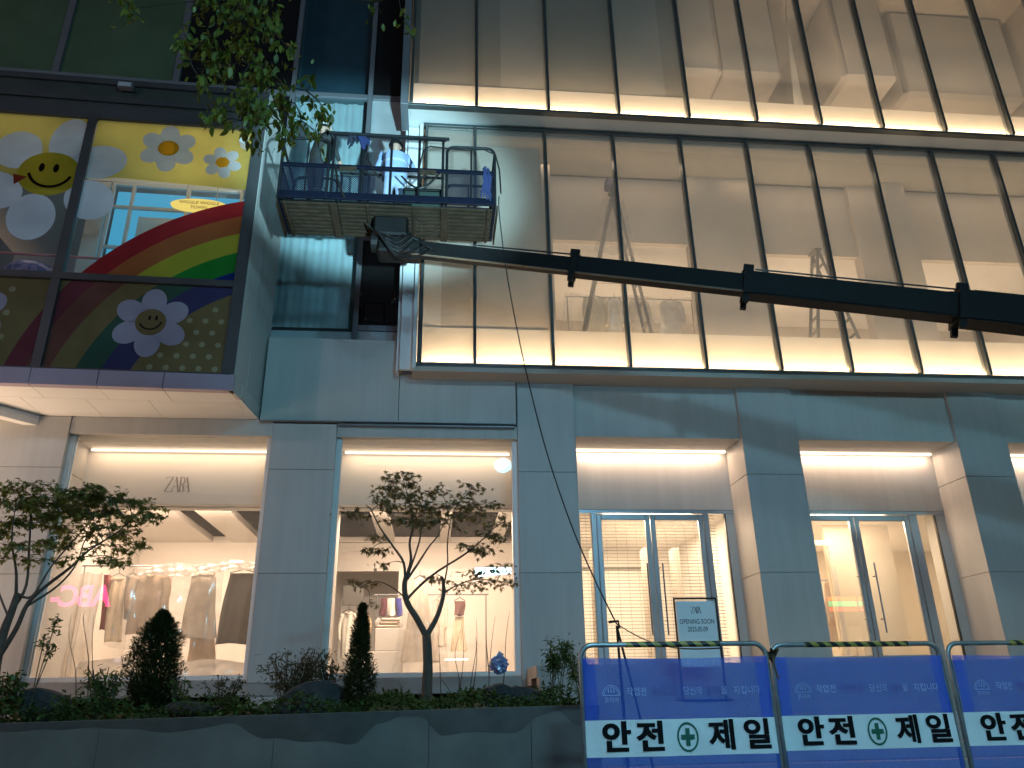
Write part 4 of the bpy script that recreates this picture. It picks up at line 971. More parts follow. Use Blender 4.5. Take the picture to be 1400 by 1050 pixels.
def barrier(x, y, rz, label, tp0, tp1, seed):
    rr = random.Random(seed); W = 1.41; H = 1.875
    t = thing('safety_barrier', label, 'barrier', (x, y, 0), 'blue netted safety barriers in a row'); t.rotation_euler = (0, 0, rz)
    ORG[t.name] = Vector((0, 0, 0))
    r = 0.019; c = 0.09
    pts = [(0, 0, 0.02)]
    for i in range(7): a = math.pi-math.pi/2*i/6; pts.append((c+c*math.cos(a), 0, H-c+c*math.sin(a)))
    for i in range(7): a = math.pi/2-math.pi/2*i/6; pts.append((W-c+c*math.cos(a), 0, H-c+c*math.sin(a)))
    pts.append((W, 0, 0.02))
    MB().tube(pts, r, 10).build('tube_frame', M['galv'], t, smooth=True)
    MB().tube([(0.02, 0, 0.35), (W-0.02, 0, 0.35)], 0.015, 8).build('cross_tube', M['galv'], t)
    for fx in (0.0, W): MB().tube([(fx, -0.3, 0.015), (fx, 0.3, 0.015)], 0.018, 8).build('foot', M['galv'], t)
    MB().tube([(tp0, 0, H), (tp1, 0, H)], r+0.0025, 10).build('warning_tape', M['tape'], t)
    ph = rr.random()*6
    def wave(px, pz): return -0.024+0.016*math.sin(px*5+ph+pz*1.3)*min(1, px*4, (W-px)*4) + 0.009*math.sin(px*17+pz*6+ph)*(0.4 if 1.1 < pz < 1.37 else 1)
    zt, z1, z0, zb = 1.785, 1.362, 1.122, 0.25
    def sheet(za, zb_, sag=0.0):
        return lambda u, v: ((0.006+(W-0.012)*u), wave(u*W, za+(zb_-za)*v), za+(zb_-za)*v-(sag*math.sin(math.pi*u)*v))
    up = MB().grid(sheet(z1, zt, 0.012), 60, 24).build('netting', M['net'], t, smooth=True)
    MB().grid(sheet(zb, z0), 40, 24).build('netting', M['net'], t, smooth=True)
    for x0 in (0.012, W-0.10):     # doubled hems at both sides
        MB().grid(lambda u, v: (x0+0.085*u, wave(x0+0.085*u, z1+(zt-z1)*v)-0.004, z1+(zt-0.01-z1)*v), 6, 12).build('hem', M['net'], up, smooth=True)
    bn = MB().grid(sheet(z0, z1), 60, 10).build('banner', M['banner'], t, smooth=True)
    zc = (z0+z1)/2
    for s, fx in (('안', .158), ('전', .335), ('제', .712), ('일', .895)):
        v, f = TX[s]
        lt = MB()
        for k, (ox, oz) in enumerate(((0, 0), (-.003, 0), (.003, 0)) if s in '안전' else ((0, 0), (.002, 0))): lt.add([(fx*W+q[0]*1.02+ox, wave(fx*W+q[0], zc)-0.006-0.0003*k, zc-0.004+q[1]*0.93+oz) for q in v], f)
        lt.build('lettering', M['ink'], bn)
    e = MB(); cx = .527*W; n = 40
    for i in range(n):
        a, b = 2*math.pi*i/n, 2*math.pi*(i+1)/n
        q = [(cx+ra*math.cos(w), zc+rb*math.sin(w)) for ra, rb, w in ((.080, .098, a), (.080, .098, b), (.067, .083, b), (.067, .083, a))]
        e.poly([(k[0], wave(k[0], zc)-0.006, k[1]) for k in q])
    for hx, hz in ((.050, .016), (.016, .058)):
        e.poly([(cx+i*hx, wave(cx+i*hx, zc)-0.0062-0.0004*(hx > .02), zc+j*hz) for i, j in ((-1, -1), (1, -1), (1, 1), (-1, 1))])
    e.build('safety_emblem', M['greenink'], bn)
    zz = 1.545
    for s, fx, mm in (('작업전', .275, 'faint'), ('안전점검', .42, 'faintred'), ('당신의', .575, 'faint'), ('생명', .685, 'faintred'), ('을', .745, 'faint'), ('지킵니다', .865, 'faint')):
        v, f = TX[s]
        MB().add([(fx*W+q[0]*0.88, wave(fx*W+q[0], zz)-0.010, zz+q[1]) for q in v], f).build('slogan_lettering', M[mm], up)
    e = MB(); cx = .145*W
    for i in range(18):
        a, b = math.pi*i/18, math.pi*(i+1)/18
        for r0, r1 in ((.066, .060), (.052, .048)):
            e.poly([(cx+ra*math.cos(w), wave(cx, zz)-0.010, zz-.015+ra*math.sin(w)) for ra, w in ((r0, a), (r0, b), (r1, b), (r1, a))])
    e.poly([(cx-.066, wave(cx, zz)-.0105, zz-.022), (cx+.066, wave(cx, zz)-.0105, zz-.022), (cx+.066, wave(cx, zz)-.0105, zz-.016), (cx-.066, wave(cx, zz)-.0105, zz-.016)])
    for px_ in (-.02, 0, .02): e.poly([(cx+px_-.005, wave(cx, zz)-.0105, zz), (cx+px_+.005, wave(cx, zz)-.0105, zz), (cx+px_+.002, wave(cx, zz)-.0105, zz+.03), (cx+px_-.002, wave(cx, zz)-.0105, zz+.03)])
    v, f = TX['코리아']; e.add([(cx+q[0]*.9, wave(cx, zz)-.0105, zz-.052+q[1]*.9) for q in v], f)
    e.build('helmet_emblem', M['faint'], up)
    # knotted tie at the joint
    return t
bars = [barrier(1.083, 6.0, 0.0, 'blue netted safety barrier before the gridded doors, leftmost of the row', 0.34, 1.06, 1),
        barrier(2.63, 6.22, 0.025, 'blue netted safety barrier showing its whole banner before the second doors, middle of the row', 0.28, 1.15, 2),
        barrier(4.12, 6.27, 0.02, 'blue netted safety barrier cut off at the picture edge, rightmost of the row', 0.55, 1.3, 3),
        ]
kn = MB()
for k in range(5):
    a = RNG.uniform(-1, 1, 3)
    kn.tube([(2.56, 6.08, 1.80+0.03*a[0]), (2.53+0.05*a[1], 6.0+0.03*a[2], 1.82+0.03*a[2]), (2.60, 6.14, 1.78+0.04*a[1]), (2.66, 6.16, 1.84+0.02*a[0]), (2.55, 6.05, 1.79)], 0.011, 5)
kn.tube([(2.56, 6.03, 1.80), (2.55, 6.0, 1.70), (2.57, 6.0, 1.62)], 0.008, 5)
solo(kn, 'tie_wire', mat('brown_tie', (0.10, 0.07, 0.04), 0.9), 'brown knotted tie binding the first two blue barriers together', 'tie', (2.56, 6.05, 1.62))

# ================================================================== OPENING SOON SIGN
sy = 10.5; szb = step_z(0, sy); sp_ = P(928, 930, Y=sy); sx = sp_[0]+0.02
SG = thing('sign_stand', 'black framed stand with a white opening notice on the steps before the gridded doors', 'sign', (sx+0.31, sy, szb))
ztop = P(950, 817, Y=sy)[2]; sw = 0.575
def stz(px, py): return P(px, py, Y=sy)[2]
m = MB()
m.bbox(sx, sx+0.022, sy-0.012, sy+0.012, szb, ztop, 0.003).bbox(sx+sw, sx+sw+0.022, sy-0.012, sy+0.012, szb, ztop, 0.003)
m.bbox(sx+0.022, sx+sw, sy-0.012, sy+0.012, ztop-0.024, ztop, 0.003).bbox(sx-0.03, sx+sw+0.05, sy-0.14, sy+0.14, szb+0.002, szb+0.02, 0.003)
m.build('frame', M['blackmetal'], SG)
zb = stz(950, 884)-0.25
pb = MB().bbox(sx+0.03, sx+sw-0.008, sy-0.004, sy+0.004, zb, ztop-0.045, 0.002).build('notice_board', mat('notice_white', (0.82, 0.83, 0.84), 0.5, var=0.04), SG)
cxs = sx+sw/2+0.011
for body, py, size, bold, sp2 in (('OPENING SOON', 850, 0.086, 0.004, 1.02), ('2025.05.09', 860.5, 0.086, 0.004, 1.0)):
    v, f = text_verts(body, size, bold, sp2); zz = stz(957, py)
    MB().add([(cxs+q[0]*0.72, sy-0.0065, zz+q[1]) for q in v], f).build('notice_lettering', M['ink'], pb)
serif_letters(cxs, sy-0.0065, stz(957, 834), 0.085, 0.01, 'notice_lettering', M['ink'], pb)
for a in (0.05, sw-0.03):
    for zq in (ztop-0.06, zb+0.02): MB().tube([(sx+a, sy-0.009, zq), (sx+a, sy-0.004, zq)], 0.007, 8).build('fixing', M['greymetal'], pb)

# ================================================================== INTERIOR DISPLAY
def garment(name, label, cat, pxs, Y, colr, flutes=5, group=None, depth=0.07, hanger=True):
    (tl, tr, bl, br) = [P(*q, Y=Y) for q in pxs]
    zt = (tl[2]+tr[2])/2; zb = (bl[2]+br[2])/2; ph = random.random()*6
    loc = ((bl[0]+br[0])/2, Y, zb)
    t = thing(name, label, cat, loc, group)
    def fn(u, w):
        th = 2*math.pi*u; k = w
        cx = (tl[0]+tr[0])/2*(1-k)+(bl[0]+br[0])/2*k; hw = max(0.03, ((tr[0]-tl[0])*(1-k)+(br[0]-bl[0])*k)/2)
        fl = 1+0.30*k*math.sin(th*flutes+ph)+0.16*math.sin(th*2*flutes+3*w)+0.08*math.sin(9*w+th)
        return (cx+hw*math.cos(th)*(1+0.05*k*math.sin(flutes*th)+0.05*math.sin(w*7+ph+th))+0.02*math.sin(w*4+ph)*w, Y+depth*math.sin(th)*fl*(0.5+0.8*k), zt+(zb-zt)*w+0.012*math.sin(th*3+ph)*k)
    mt = mat(name+'_cloth', colr, 0.9, var=0.12, vscale=6, bump=0.3, bscale=25)
    MB().grid(fn, 48, 14).build('cloth', mt, t, smooth=True)
    if cat in ('coat', 'jacket', 'shirt', 'blouse'):
        for s in (-1, 1):
            x0 = (tl[0]+tr[0])/2+s*(tr[0]-tl[0])/2*.9; L_ = (zt-zb)*.62; sw_ = max(.03, (tr[0]-tl[0])*.14)
            MB().tube(smooth([Vector((x0, Y, zt-.03)), Vector((x0+s*.05, Y-.03, zt-L_*.5)), Vector((x0+s*.03, Y-.05, zt-L_))], 4), [sw_*1.15-sw_*.4*i/8 for i in range(9)], 8).build('sleeve', mt, t, smooth=True)
        MB().tube([((tl[0]+tr[0])/2-.06, Y-.03, zt+.01), ((tl[0]+tr[0])/2, Y-.07, zt-.03), ((tl[0]+tr[0])/2+.06, Y-.03, zt+.01)], .02, 6).build('collar', mt, t)
    elif cat == 'trousers' and hanger:
        MB().bbox((tl[0]+tr[0])/2-(tr[0]-tl[0])*.48, (tl[0]+tr[0])/2+(tr[0]-tl[0])*.48, Y-.05, Y+.05, zt-.05, zt, .01).build('waistband', mt, t)
    if hanger:
        cx = (tl[0]+tr[0])/2; hw = (tr[0]-tl[0])/2
        MB().tube([(cx-hw, Y, zt+0.01), (cx, Y, zt+0.07), (cx+hw, Y, zt+0.01)], 0.008, 6).tube([(cx, Y, zt+0.07), (cx, Y, zt+0.13), (cx+0.02, Y, zt+0.15)], 0.005, 5).build('hanger', M['darkmetal'], t)
    return t
def rack(name, label, px0, px1, Y, legs=True, zf=1.94, cat='clothes rail'):
    a, b = P(*px0, Y=Y), P(*px1, Y=Y); z = (a[2]+b[2])/2
    t = thing(name, label, cat, ((a[0]+b[0])/2, Y, zf))
    MB().tube([(a[0], Y, z), (b[0], Y, z)], 0.014, 8).build('rail', M['greymetal'], t)
    if legs:
        for x in (a[0]+0.05, b[0]-0.05): MB().tube([(x, Y, zf), (x, Y, z)], 0.012, 8).build('leg', M['greymetal'], t)
    return t
rack('clothes_rail', 'long rail of clothes under plastic in the window with store letters', (112, 776), (362, 771), 14.3)
G1 = 'clothes hanging in the left shop window'
garment('skirt', 'dark charcoal skirt hanging at the end of the window rail by the pillar', 'skirt', [(314, 785), (352, 783), (294, 882), (350, 878)], 14.22, (0.035, 0.034, 0.033), 5, G1)
garment('trousers', 'grey beige trousers hanging next to the charcoal skirt', 'trousers', [(262, 784), (294, 783), (246, 874), (296, 872)], 14.25, (0.30, 0.26, 0.21), 3, G1)
garment('long_skirt', 'long tan skirt hanging below the grey beige trousers', 'skirt', [(264, 850), (292, 850), (254, 912), (294, 912)], 14.42, (0.50, 0.34, 0.20), 4, G1, hanger=False)
garment('coat', 'brown grey coat in the middle of the window rail', 'coat', [(184, 788), (230, 786), (172, 866), (232, 868)], 14.25, (0.30, 0.23, 0.17), 4, G1)
garment('jacket', 'dark grey jacket hanging between beige trousers and brown coat', 'jacket', [(172, 790), (190, 788), (168, 846), (180, 846)], 14.32, (0.10, 0.095, 0.09), 3, G1)
garment('trousers', 'light beige trousers left of the dark grey jacket', 'trousers', [(152, 790), (172, 789), (142, 878), (166, 876)], 14.25, (0.50, 0.40, 0.29), 3, G1)
garment('scarf', 'maroon scarf hanging at the rail start behind the pink reflection', 'scarf', [(142, 786), (152, 786), (138, 862), (150, 860)], 14.35, (0.16, 0.02, 0.03), 2, G1, hanger=False)
M['plastic'] = film('plastic_sheet', (0.85, 0.83, 0.80), 0.5, clear=0.74, gloss=0.3, vscale=4, clear_noise=0.7, rough=0.12)
def sheet(label, px, Y, m, amp, seed, loc_z, nu=70, nv=24, f=9, name='plastic_sheet', cat='plastic sheet'):
    rr = random.Random(seed); phs = [rr.random()*6 for _ in range(6)]
    c = [Vector(P(*q, Y=Y)) for q in px]
    def fn(u, v):
        q = (c[0]*(1-u)+c[1]*u)*(1-v)+(c[2]*(1-u)+c[3]*u)*v
        w = amp*(0.25+v)*(math.sin(u*f*2+phs[0]+v*1.5)+0.6*math.sin(u*f*5+phs[1]-v*2)+0.4*math.sin(v*11+u*7+phs[2]))
        return (q.x+0.3*w, q.y+w-0.02, q.z+0.03*math.sin(u*13+phs[3])*(1-v)+0.03*math.sin(u*9+phs[4])*v)
    return solo(MB().grid(fn, nu, nv), name, m, label, cat, (c[2].x, Y, loc_z), smooth=True)
sheet('clear plastic sheet draped over the clothes rail in the left window', [(150, 777), (308, 770), (140, 880), (292, 912)], 14.05, M['plastic'], 0.035, 3, 2.5)
sheet('pale plastic sheet hanging in folds at the side of the left window', [(72, 790), (142, 782), (40, 945), (120, 945)], 13.95, film('plastic_white', (0.72, 0.66, 0.58), 0.5, clear=0.35, gloss=0.15, vscale=4, clear_noise=0.4), 0.05, 5, 2.0)
sheet('crumpled plastic sheet laid along the floor of the left window', [(110, 900), (350, 905), (90, 945), (345, 945)], 13.5, film('plastic_floor', (0.8, 0.76, 0.7), 0.4, clear=0.2, gloss=0.2, vscale=5, clear_noise=0.4), 0.06, 8, 1.95)
sheet('gathered white plastic bunched along the top of the window rail', [(190, 774), (352, 767), (188, 790), (350, 779)], 14.12, film('plastic_gather', (0.85, 0.82, 0.78), 0.5, clear=0.3, gloss=0.2, vscale=7, clear_noise=0.6), 0.05, 31, 4.0, 90, 10, 14)
# window 2
rack('clothes_rail', 'high rail with dresses behind the centre maple tree', (512, 813), (668, 813), 15.6)
G2 = 'clothes hanging in the window behind the maple'
garment('dress', 'long white dress hanging in the middle of the window behind the maple', 'dress', [(566, 792), (582, 792), (548, 905), (600, 905)], 14.6, (0.62, 0.55, 0.47), 6, G2, 0.15)
garment('camisole', 'small mauve brown camisole on a hanger right of the white dress', 'camisole', [(621, 822), (636, 822), (622, 841), (635, 841)], 15.5, (0.14, 0.07, 0.07), 2, G2)
garment('skirt', 'cream pleated skirt hanging under the mauve camisole', 'skirt', [(622, 843), (634, 843), (616, 890), (638, 890)], 15.55, (0.66, 0.56, 0.42), 5, G2, hanger=False)
garment('blouse', 'pale blouse with dark hanger between dress and camisole', 'blouse', [(596, 820), (608, 820), (597, 884), (612, 884)], 15.55, (0.68, 0.62, 0.53), 3, G2)
garment('trousers', 'maroon trousers folded over the rail left of the white dress', 'trousers', [(521, 818), (529, 818), (519, 842), (529, 842)], 15.6, (0.10, 0.03, 0.05), 2, G2, hanger=False)
garment('trousers', 'white trousers folded over the rail beside the maroon ones', 'trousers', [(530, 818), (540, 818), (530, 842), (541, 842)], 15.6, (0.72, 0.70, 0.66), 2, G2, hanger=False)
garment('trousers', 'blue trousers folded over the rail beside the white ones', 'trousers', [(541, 818), (549, 818), (542, 842), (550, 842)], 15.6, (0.04, 0.05, 0.30), 2, G2, hanger=False)
garment('shirt', 'grey shirt hanging on a low rail at the left of the maple window', 'shirt', [(518, 846), (546, 846), (516, 866), (548, 866)], 15.3, (0.45, 0.42, 0.40), 7, G2, hanger=False)
garment('coat', 'tan coat hanging by the white frame at the left of the maple window', 'coat', [(494, 842), (504, 842), (490, 885), (505, 885)], 15.2, (0.55, 0.40, 0.24), 3, G2)
garment('coat', 'long white coat hanging at the far left of the maple window', 'coat', [(468, 838), (486, 838), (464, 900), (484, 900)], 15.0, (0.74, 0.70, 0.62), 4, G2)
q = P(483, 815, Y=15.7)
solo(MB().bbox(q[0]-0.2, q[0]+0.2, 15.68, 15.72, q[2]-0.18, q[2]+0.20, 0.004), 'display_screen', mat('screen_grey', (0.13, 0.13, 0.12), 0.3), 'unlit grey display screen above the coats left of the maple', 'screen', (q[0], 15.7, q[2]-0.2))
q = P(528, 890, Y=15.0)
tt = thing('display_plinth', 'white display plinth with folded clothes left of the maple trunk', 'plinth', (q[0], 15.0, 1.93))
MB().bbox(q[0]-0.42, q[0]+0.30, 14.7, 15.3, 1.932, 2.35, 0.01).build('body', M['white'], tt)
MB().bbox(q[0]-0.20, q[0]+0.32, 14.75, 15.2, 2.355, 2.75, 0.01).build('upper_block', M['white'], tt)
for i, cc in enumerate(((0.6, 0.52, 0.42), (0.5, 0.42, 0.33), (0.62, 0.58, 0.5))):
    MB().bbox(q[0]-0.15+0.02*i, q[0]+0.2+0.01*i, 14.8, 15.1, 2.756+0.06*i, 2.81+0.06*i, 0.02).build('folded_cloth', mat('folded_cloth', cc, 0.9), tt)
q0, q1 = P(608, 902, Y=15.6), P(640, 902, Y=15.6)
solo(MB().box(q0[0], q1[0], 15.55, 15.62, q0[2]-0.01, q0[2]+0.012), 'floor_light', emit('floor_light', (1, 0.8, 0.5), 6), 'short glowing light bar low behind the bare stems', 'light', (q0[0], 15.58, q0[2]-0.01))
sheet('clear plastic sheet hanging over the white dress behind the maple', [(556, 795), (600, 795), (535, 925), (615, 925)], 14.35, M['plastic'], 0.03, 11, 2.0)
# step ladders on the second floor
M['alu'] = mat('ladder_aluminium', (0.16, 0.15, 0.14), 0.4, 0.5, var=0.08, vscale=5)
def ladder(top, bl, br, label, seed):
    zf = 6.75
    t = thing('step_ladder', label, 'ladder', (top[0], top[1], zf))
    for side, b in (('l', bl), ('r', br)):
        for dy in (-0.2, 0.2):
            MB().tube([(top[0], top[1]+dy*0.6, top[2]), (b[0], b[1]+dy, zf)], 0.032, 6).build('stile', M['alu'], t)
        n = 10
        for i in range(1, n):
            k = i/n; x = top[0]+(b[0]-top[0])*k; z = top[2]+(zf-top[2])*k; y = top[1]+(b[1]-top[1])*k; w = 0.12+0.08*k
            MB().bbox(x-0.03, x+0.03, y-w, y+w, z-0.012, z+0.012, 0.002).build('rung', M['alu'], t)
    MB().bbox(top[0]-0.08, top[0]+0.08, top[1]-0.14, top[1]+0.14, top[2]-0.02, top[2]+0.02, 0.004).build('top_plate', M['alu'], t)
    MB().tube([(bl[0]*.5+top[0]*.5, top[1], (top[2]+zf)/2), (br[0]*.5+top[0]*.5, top[1], (top[2]+zf)/2)], 0.006, 4).build('spreader', M['alu'], t)
    return t
la = P(838, 262, Y=12.85); ladder((la[0], 12.85, la[2]), (P(788, 452, Y=12.8)[0]-0.1, 12.8), (P(890, 452, Y=12.9)[0]+0.1, 12.9), 'tall step ladder behind the glass with a purple cloth on its top', 1)
m = MB()
m.grid(lambda u, v: (la[0]-0.13+0.20*u+0.03*math.sin(v*5), 12.70+0.25*v+0.02*math.sin(u*6), la[2]+0.03+0.30*math.sin(math.pi*min(.95, v*0.9+.05))*(0.7+0.3*math.sin(u*4+1))), 14, 14)
solo(m, 'cloth_bundle', mat('purple_cloth', (0.16, 0.13, 0.22), 0.9, bump=0.3), 'purple grey cloth bundle on top of the tall step ladder', 'cloth', (la[0], 12.8, la[2]), smooth=True)
lb = P(1114, 345, Y=13.0); ladder((lb[0], 13.0, lb[2]), (P(1100, 462, Y=12.95)[0], 12.95), (P(1185, 462, Y=13.1)[0], 13.1), 'shorter step ladder behind the glass above the second doors', 2)
rack('clothes_rail', 'rail of pale clothes under plastic on the second floor behind the tall ladder', (772, 404), (948, 412), 14.2, True, 6.72)
G3 = 'pale clothes on the second floor rail'
for i, (x0, x1, cc, wd) in enumerate((((800), 826, (0.80, 0.70, 0.52), 'cream'), (832, 848, (0.85, 0.82, 0.76), 'white'), (862, 884, (0.75, 0.65, 0.52), 'beige'), (905, 930, (0.78, 0.76, 0.72), 'light grey'))):
    garment('coat', '%s coat hanging on the second floor rail, %s' % (wd, ('nearest the sheet edge', 'beside the cream coat', 'between white and grey coats', 'at the rail end')[i]), 'coat', [(x0, 408+2*i), (x1, 408+2*i), (x0-3, 470), (x1+3, 470)], 14.2, cc, 3, G3)
sheet('clear plastic sheet over the second floor clothes rail', [(772, 402), (950, 409), (765, 470), (955, 475)], 13.95, M['plastic'], 0.035, 15, 7.5)

rack('clothes_rail', 'short rail of brown clothes inside the second doors', (1112, 792), (1172, 795), 15.2)
G4 = 'clothes hanging inside the second doors'
garment('coat', 'brown coat hanging inside the second doors behind the striped reflection', 'coat', [(1128, 796), (1146, 796), (1124, 878), (1148, 880)], 15.2, (0.30, 0.16, 0.08), 4, G4)
garment('dress', 'rust brown dress hanging beside the brown coat inside the second doors', 'dress', [(1148, 796), (1164, 796), (1146, 886), (1168, 886)], 15.2, (0.34, 0.17, 0.09), 4, G4)
sheet('clear plastic sheet over the brown clothes inside the second doors', [(1116, 792), (1172, 794), (1110, 900), (1176, 905)], 14.95, M['plastic'], 0.03, 21, 2.1)
q = P(1186, 885, Y=14.45)
solo(MB().bbox(q[0]-.14, q[0]+.16, 14.3, 14.6, 1.957, 2.42, .01), 'carton', mat('white_carton', (0.62, 0.57, 0.5), 0.8), 'white carton on the floor behind the second doors', 'box', (q[0], 14.45, 1.957))

sheet('clear plastic dust sheet hanging from the top of the tall step ladder', [(824, 272), (852, 274), (812, 345), (872, 352)], 12.62, M['plastic'], 0.04, 41, 9.6, 40, 24, 4)

area('floor_light', (3.4, 13.6, 7.2), (3.4, 14.2, 8.2), 2.2, 0.3, 16, (1, 0.76, 0.52))
# ================================================================== PLANTS
def leafcloud(pos, size, shape, nrm_bias=None, droop=0.0, rot=None, seed=0):
    """many leaf-sized faces; pos (n,3), shape = outline (k,2) in a unit leaf lying along +x"""
    rng = np.random.default_rng(seed); n = len(pos); k = len(shape)
    th = rng.uniform(0, 2*np.pi, n); tilt = rng.normal(0, 0.45, n)+droop; roll = rng.normal(0, 0.45, n)
    if rot is not None: th = rot
    ax = np.stack([np.cos(th)*np.cos(tilt), np.sin(th)*np.cos(tilt), -np.sin(tilt)], 1)
    sd = np.stack([-np.sin(th), np.cos(th), np.zeros(n)], 1)
    nm = np.cross(ax, sd)
    sd2 = sd*np.cos(roll)[:, None]+nm*np.sin(roll)[:, None]; nm2 = np.cross(ax, sd2)
    sz = size*rng.uniform(0.65, 1.25, n)
    sh = np.array(shape); cup = 0.25*sh[:, 1]**2-0.15*sh[:, 0]**2
    V = pos[:, None, :]+sz[:, None, None]*(ax[:, None, :]*sh[None, :, 0, None]+sd2[:, None, :]*sh[None, :, 1, None]+nm2[:, None, :]*cup[None, :, None])
    return V.reshape(-1, 3), [tuple(range(i*k, i*k+k)) for i in range(n)]
def star(lobes=5):
    pts = []
    for i, (a, r) in enumerate(((180, .05), (215, .30), (250, .5), (262, .22), (305, .80), (322, .32), (0, 1.0), (38, .32), (55, .80), (98, .22), (110, .5), (145, .30))):
        pts.append((0.25+r*math.cos(math.radians(a))*0.8, r*math.sin(math.radians(a))*0.8))
    return pts
def cloudmesh(name, V, F, m, parent, kind=None):
    off = ORG[parent.name]; me = bpy.data.meshes.new(name)
    V = np.asarray(V)-np.array(off)
    me.from_pydata(V.tolist(), [], F); me.materials.append(m); me.update()
    return link(name, me, parent, kind)
OVAL = [(0, 0), (0.25, 0.20), (0.55, 0.24), (0.85, 0.12), (1.05, 0), (0.85, -0.12), (0.55, -0.24), (0.25, -0.20)]
SLIM = [(0, 0), (0.35, 0.12), (0.75, 0.10), (1.1, 0), (0.75, -0.10), (0.35, -0.12)]
DIA = [(0, 0), (0.5, 0.3), (1, 0), (0.5, -0.3)]
M['bark'] = mat('maple_bark', (0.10, 0.07, 0.05), 0.85, var=0.3, vscale=12, bump=0.4)
M['maple'] = leafmat('maple_leaf', (0.11, 0.10, 0.04), (0.24, 0.20, 0.08), 0.5)
M['mapleL'] = leafmat('maple_leaf_green', (0.10, 0.13, 0.03), (0.23, 0.26, 0.065), 0.5)
M['streetleaf'] = leafmat('street_tree_leaf', (0.055, 0.085, 0.010), (0.15, 0.19, 0.025), 0.35)
M['conifer'] = leafmat('conifer_spray', (0.016, 0.024, 0.008), (0.05, 0.065, 0.018), 0.2)
M['shrub'] = leafmat('shrub_leaf', (0.05, 0.085, 0.02), (0.11, 0.16, 0.04), 0.35)
M['shrub2'] = leafmat('nandina_leaf', (0.05, 0.055, 0.025), (0.10, 0.09, 0.04), 0.3)
M['cover'] = leafmat('groundcover_leaf', (0.03, 0.055, 0.014), (0.075, 0.12, 0.03), 0.3)
M['hosta'] = leafmat('hosta_leaf', (0.10, 0.17, 0.04), (0.20, 0.27, 0.08), 0.35)
M['rock'] = mat('dark_rock', (0.035, 0.034, 0.034), 0.85, var=0.45, vscale=6, bump=0.8, bscale=22)
M['twig'] = mat('bare_twig', (0.09, 0.065, 0.04), 0.85, var=0.3, vscale=10)
def limb(pxs, Y0, dys, r0, r1):
    """branch centre line from points measured in the photograph at real depths"""
    pts = [Vector(P(x, y, Y=Y0+d)) for (x, y), d in zip(pxs, dys)]
    s = smooth(pts, 4); n = len(s)
    return s, [r0+(r1-r0)*i/(n-1) for i in range(n)]
def tree_from(name, label, base, Y0, limbs, clusters, leaf, lsize, mleaf, seed, group=None, spread_y=0.28):
    rng = random.Random(seed); nrng = np.random.default_rng(seed)
    t = thing(name, label, 'tree', base, group)
    segs = []
    tr = MB(); first = True; br = MB()
    for pxs, dys, r0, r1 in limbs:
        s, r = limb(pxs, Y0, dys, r0, r1)
        (tr if first else br).tube(s, r, 8); first = False; segs += s
    tr.build('trunk', M['bark'], t, smooth=True)
    tw = MB(); pos = []
    for (cx, cy, rx, ry, n, dy) in clusters:
        c = Vector(P(cx, cy, Y=Y0+dy)); sc = (c-Vector(CO)).length/FPX
        tgt = min(segs, key=lambda q: (q-c).length+0.3*max(0, q.z-c.z))
        mid = (tgt+c)/2+Vector((rng.uniform(-.04, .04), rng.uniform(-.04, .04), 0.03)); tw.tube(smooth([tgt, mid, c], 4), [0.006-0.004*i/8 for i in range(9)], 5)
        n = int(n*1.3)
        for k in range(max(3, n//16)):
            e = c+Vector((rng.uniform(-1, 1)*rx*sc, rng.uniform(-1, 1)*spread_y, rng.uniform(-1, .6)*ry*sc)); tw.tube([c+(e-c)*0.05, c+(e-c)*0.5+Vector((0, 0, .015)), e], 0.0022, 4, False)
            m = n//max(3, n//16)
            for j in range(m):
                f = rng.uniform(0.25, 1.15); q = c+(e-c)*f
                pos.append((q.x+rng.gauss(0, .035), q.y+rng.gauss(0, .05), q.z+rng.gauss(0, .014)))
    b = br; b.add(tw.v, tw.f); b.build('branch', M['bark'], t, smooth=True)
    V, F = leafcloud(np.array(pos), lsize, leaf, droop=0.35, seed=seed)
    cloudmesh('crown', V, F, mleaf, t, 'stuff')
    return t
LEAF = star()
# centre maple
Y0 = 8.6
L = [([(583, 975), (584, 940), (585, 905), (583, 868)], [0, 0, 0, 0], .058, .045),
     ([(583, 870), (570, 846), (556, 822), (553, 800), (556, 786)], [0, -.02, -.05, -.08, -.1], .036, .024),
     ([(554, 800), (552, 770), (538, 748), (520, 722), (508, 698), (500, 690)], [-.08, -.15, -.2, -.28, -.33, -.35], .016, .004),
     ([(556, 788), (562, 765), (560, 742), (565, 718), (560, 688), (550, 650)], [-.1, -.06, 0, .05, .1, .15], .018, .004),
     ([(557, 792), (573, 768), (586, 748), (600, 730), (612, 700)], [-.1, 0, .1, .2, .3], .015, .004),
     ([(558, 786), (572, 745), (578, 715), (582, 690)], [-.1, -.15, -.22, -.3], .012, .003),
     ([(584, 868), (598, 842), (606, 815), (606, 795), (603, 788)], [0, .04, .07, .08, .08], .030, .014),
     ([(606, 806), (612, 770), (612, 738), (620, 700), (645, 668)], [.08, .05, 0, -.1, -.2], .010, .003),
     ([(556, 820), (575, 800), (600, 780), (632, 760), (655, 742), (675, 722), (692, 712)], [-.05, -.1, -.2, -.28, -.35, -.4, -.42], .016, .004),
     ([(606, 812), (625, 800), (655, 792), (700, 797)], [.07, .15, .25, .35], .009, .003),
     ([(555, 818), (536, 803), (515, 795), (490, 803)], [-.05, .05, .15, .25], .008, .003)]
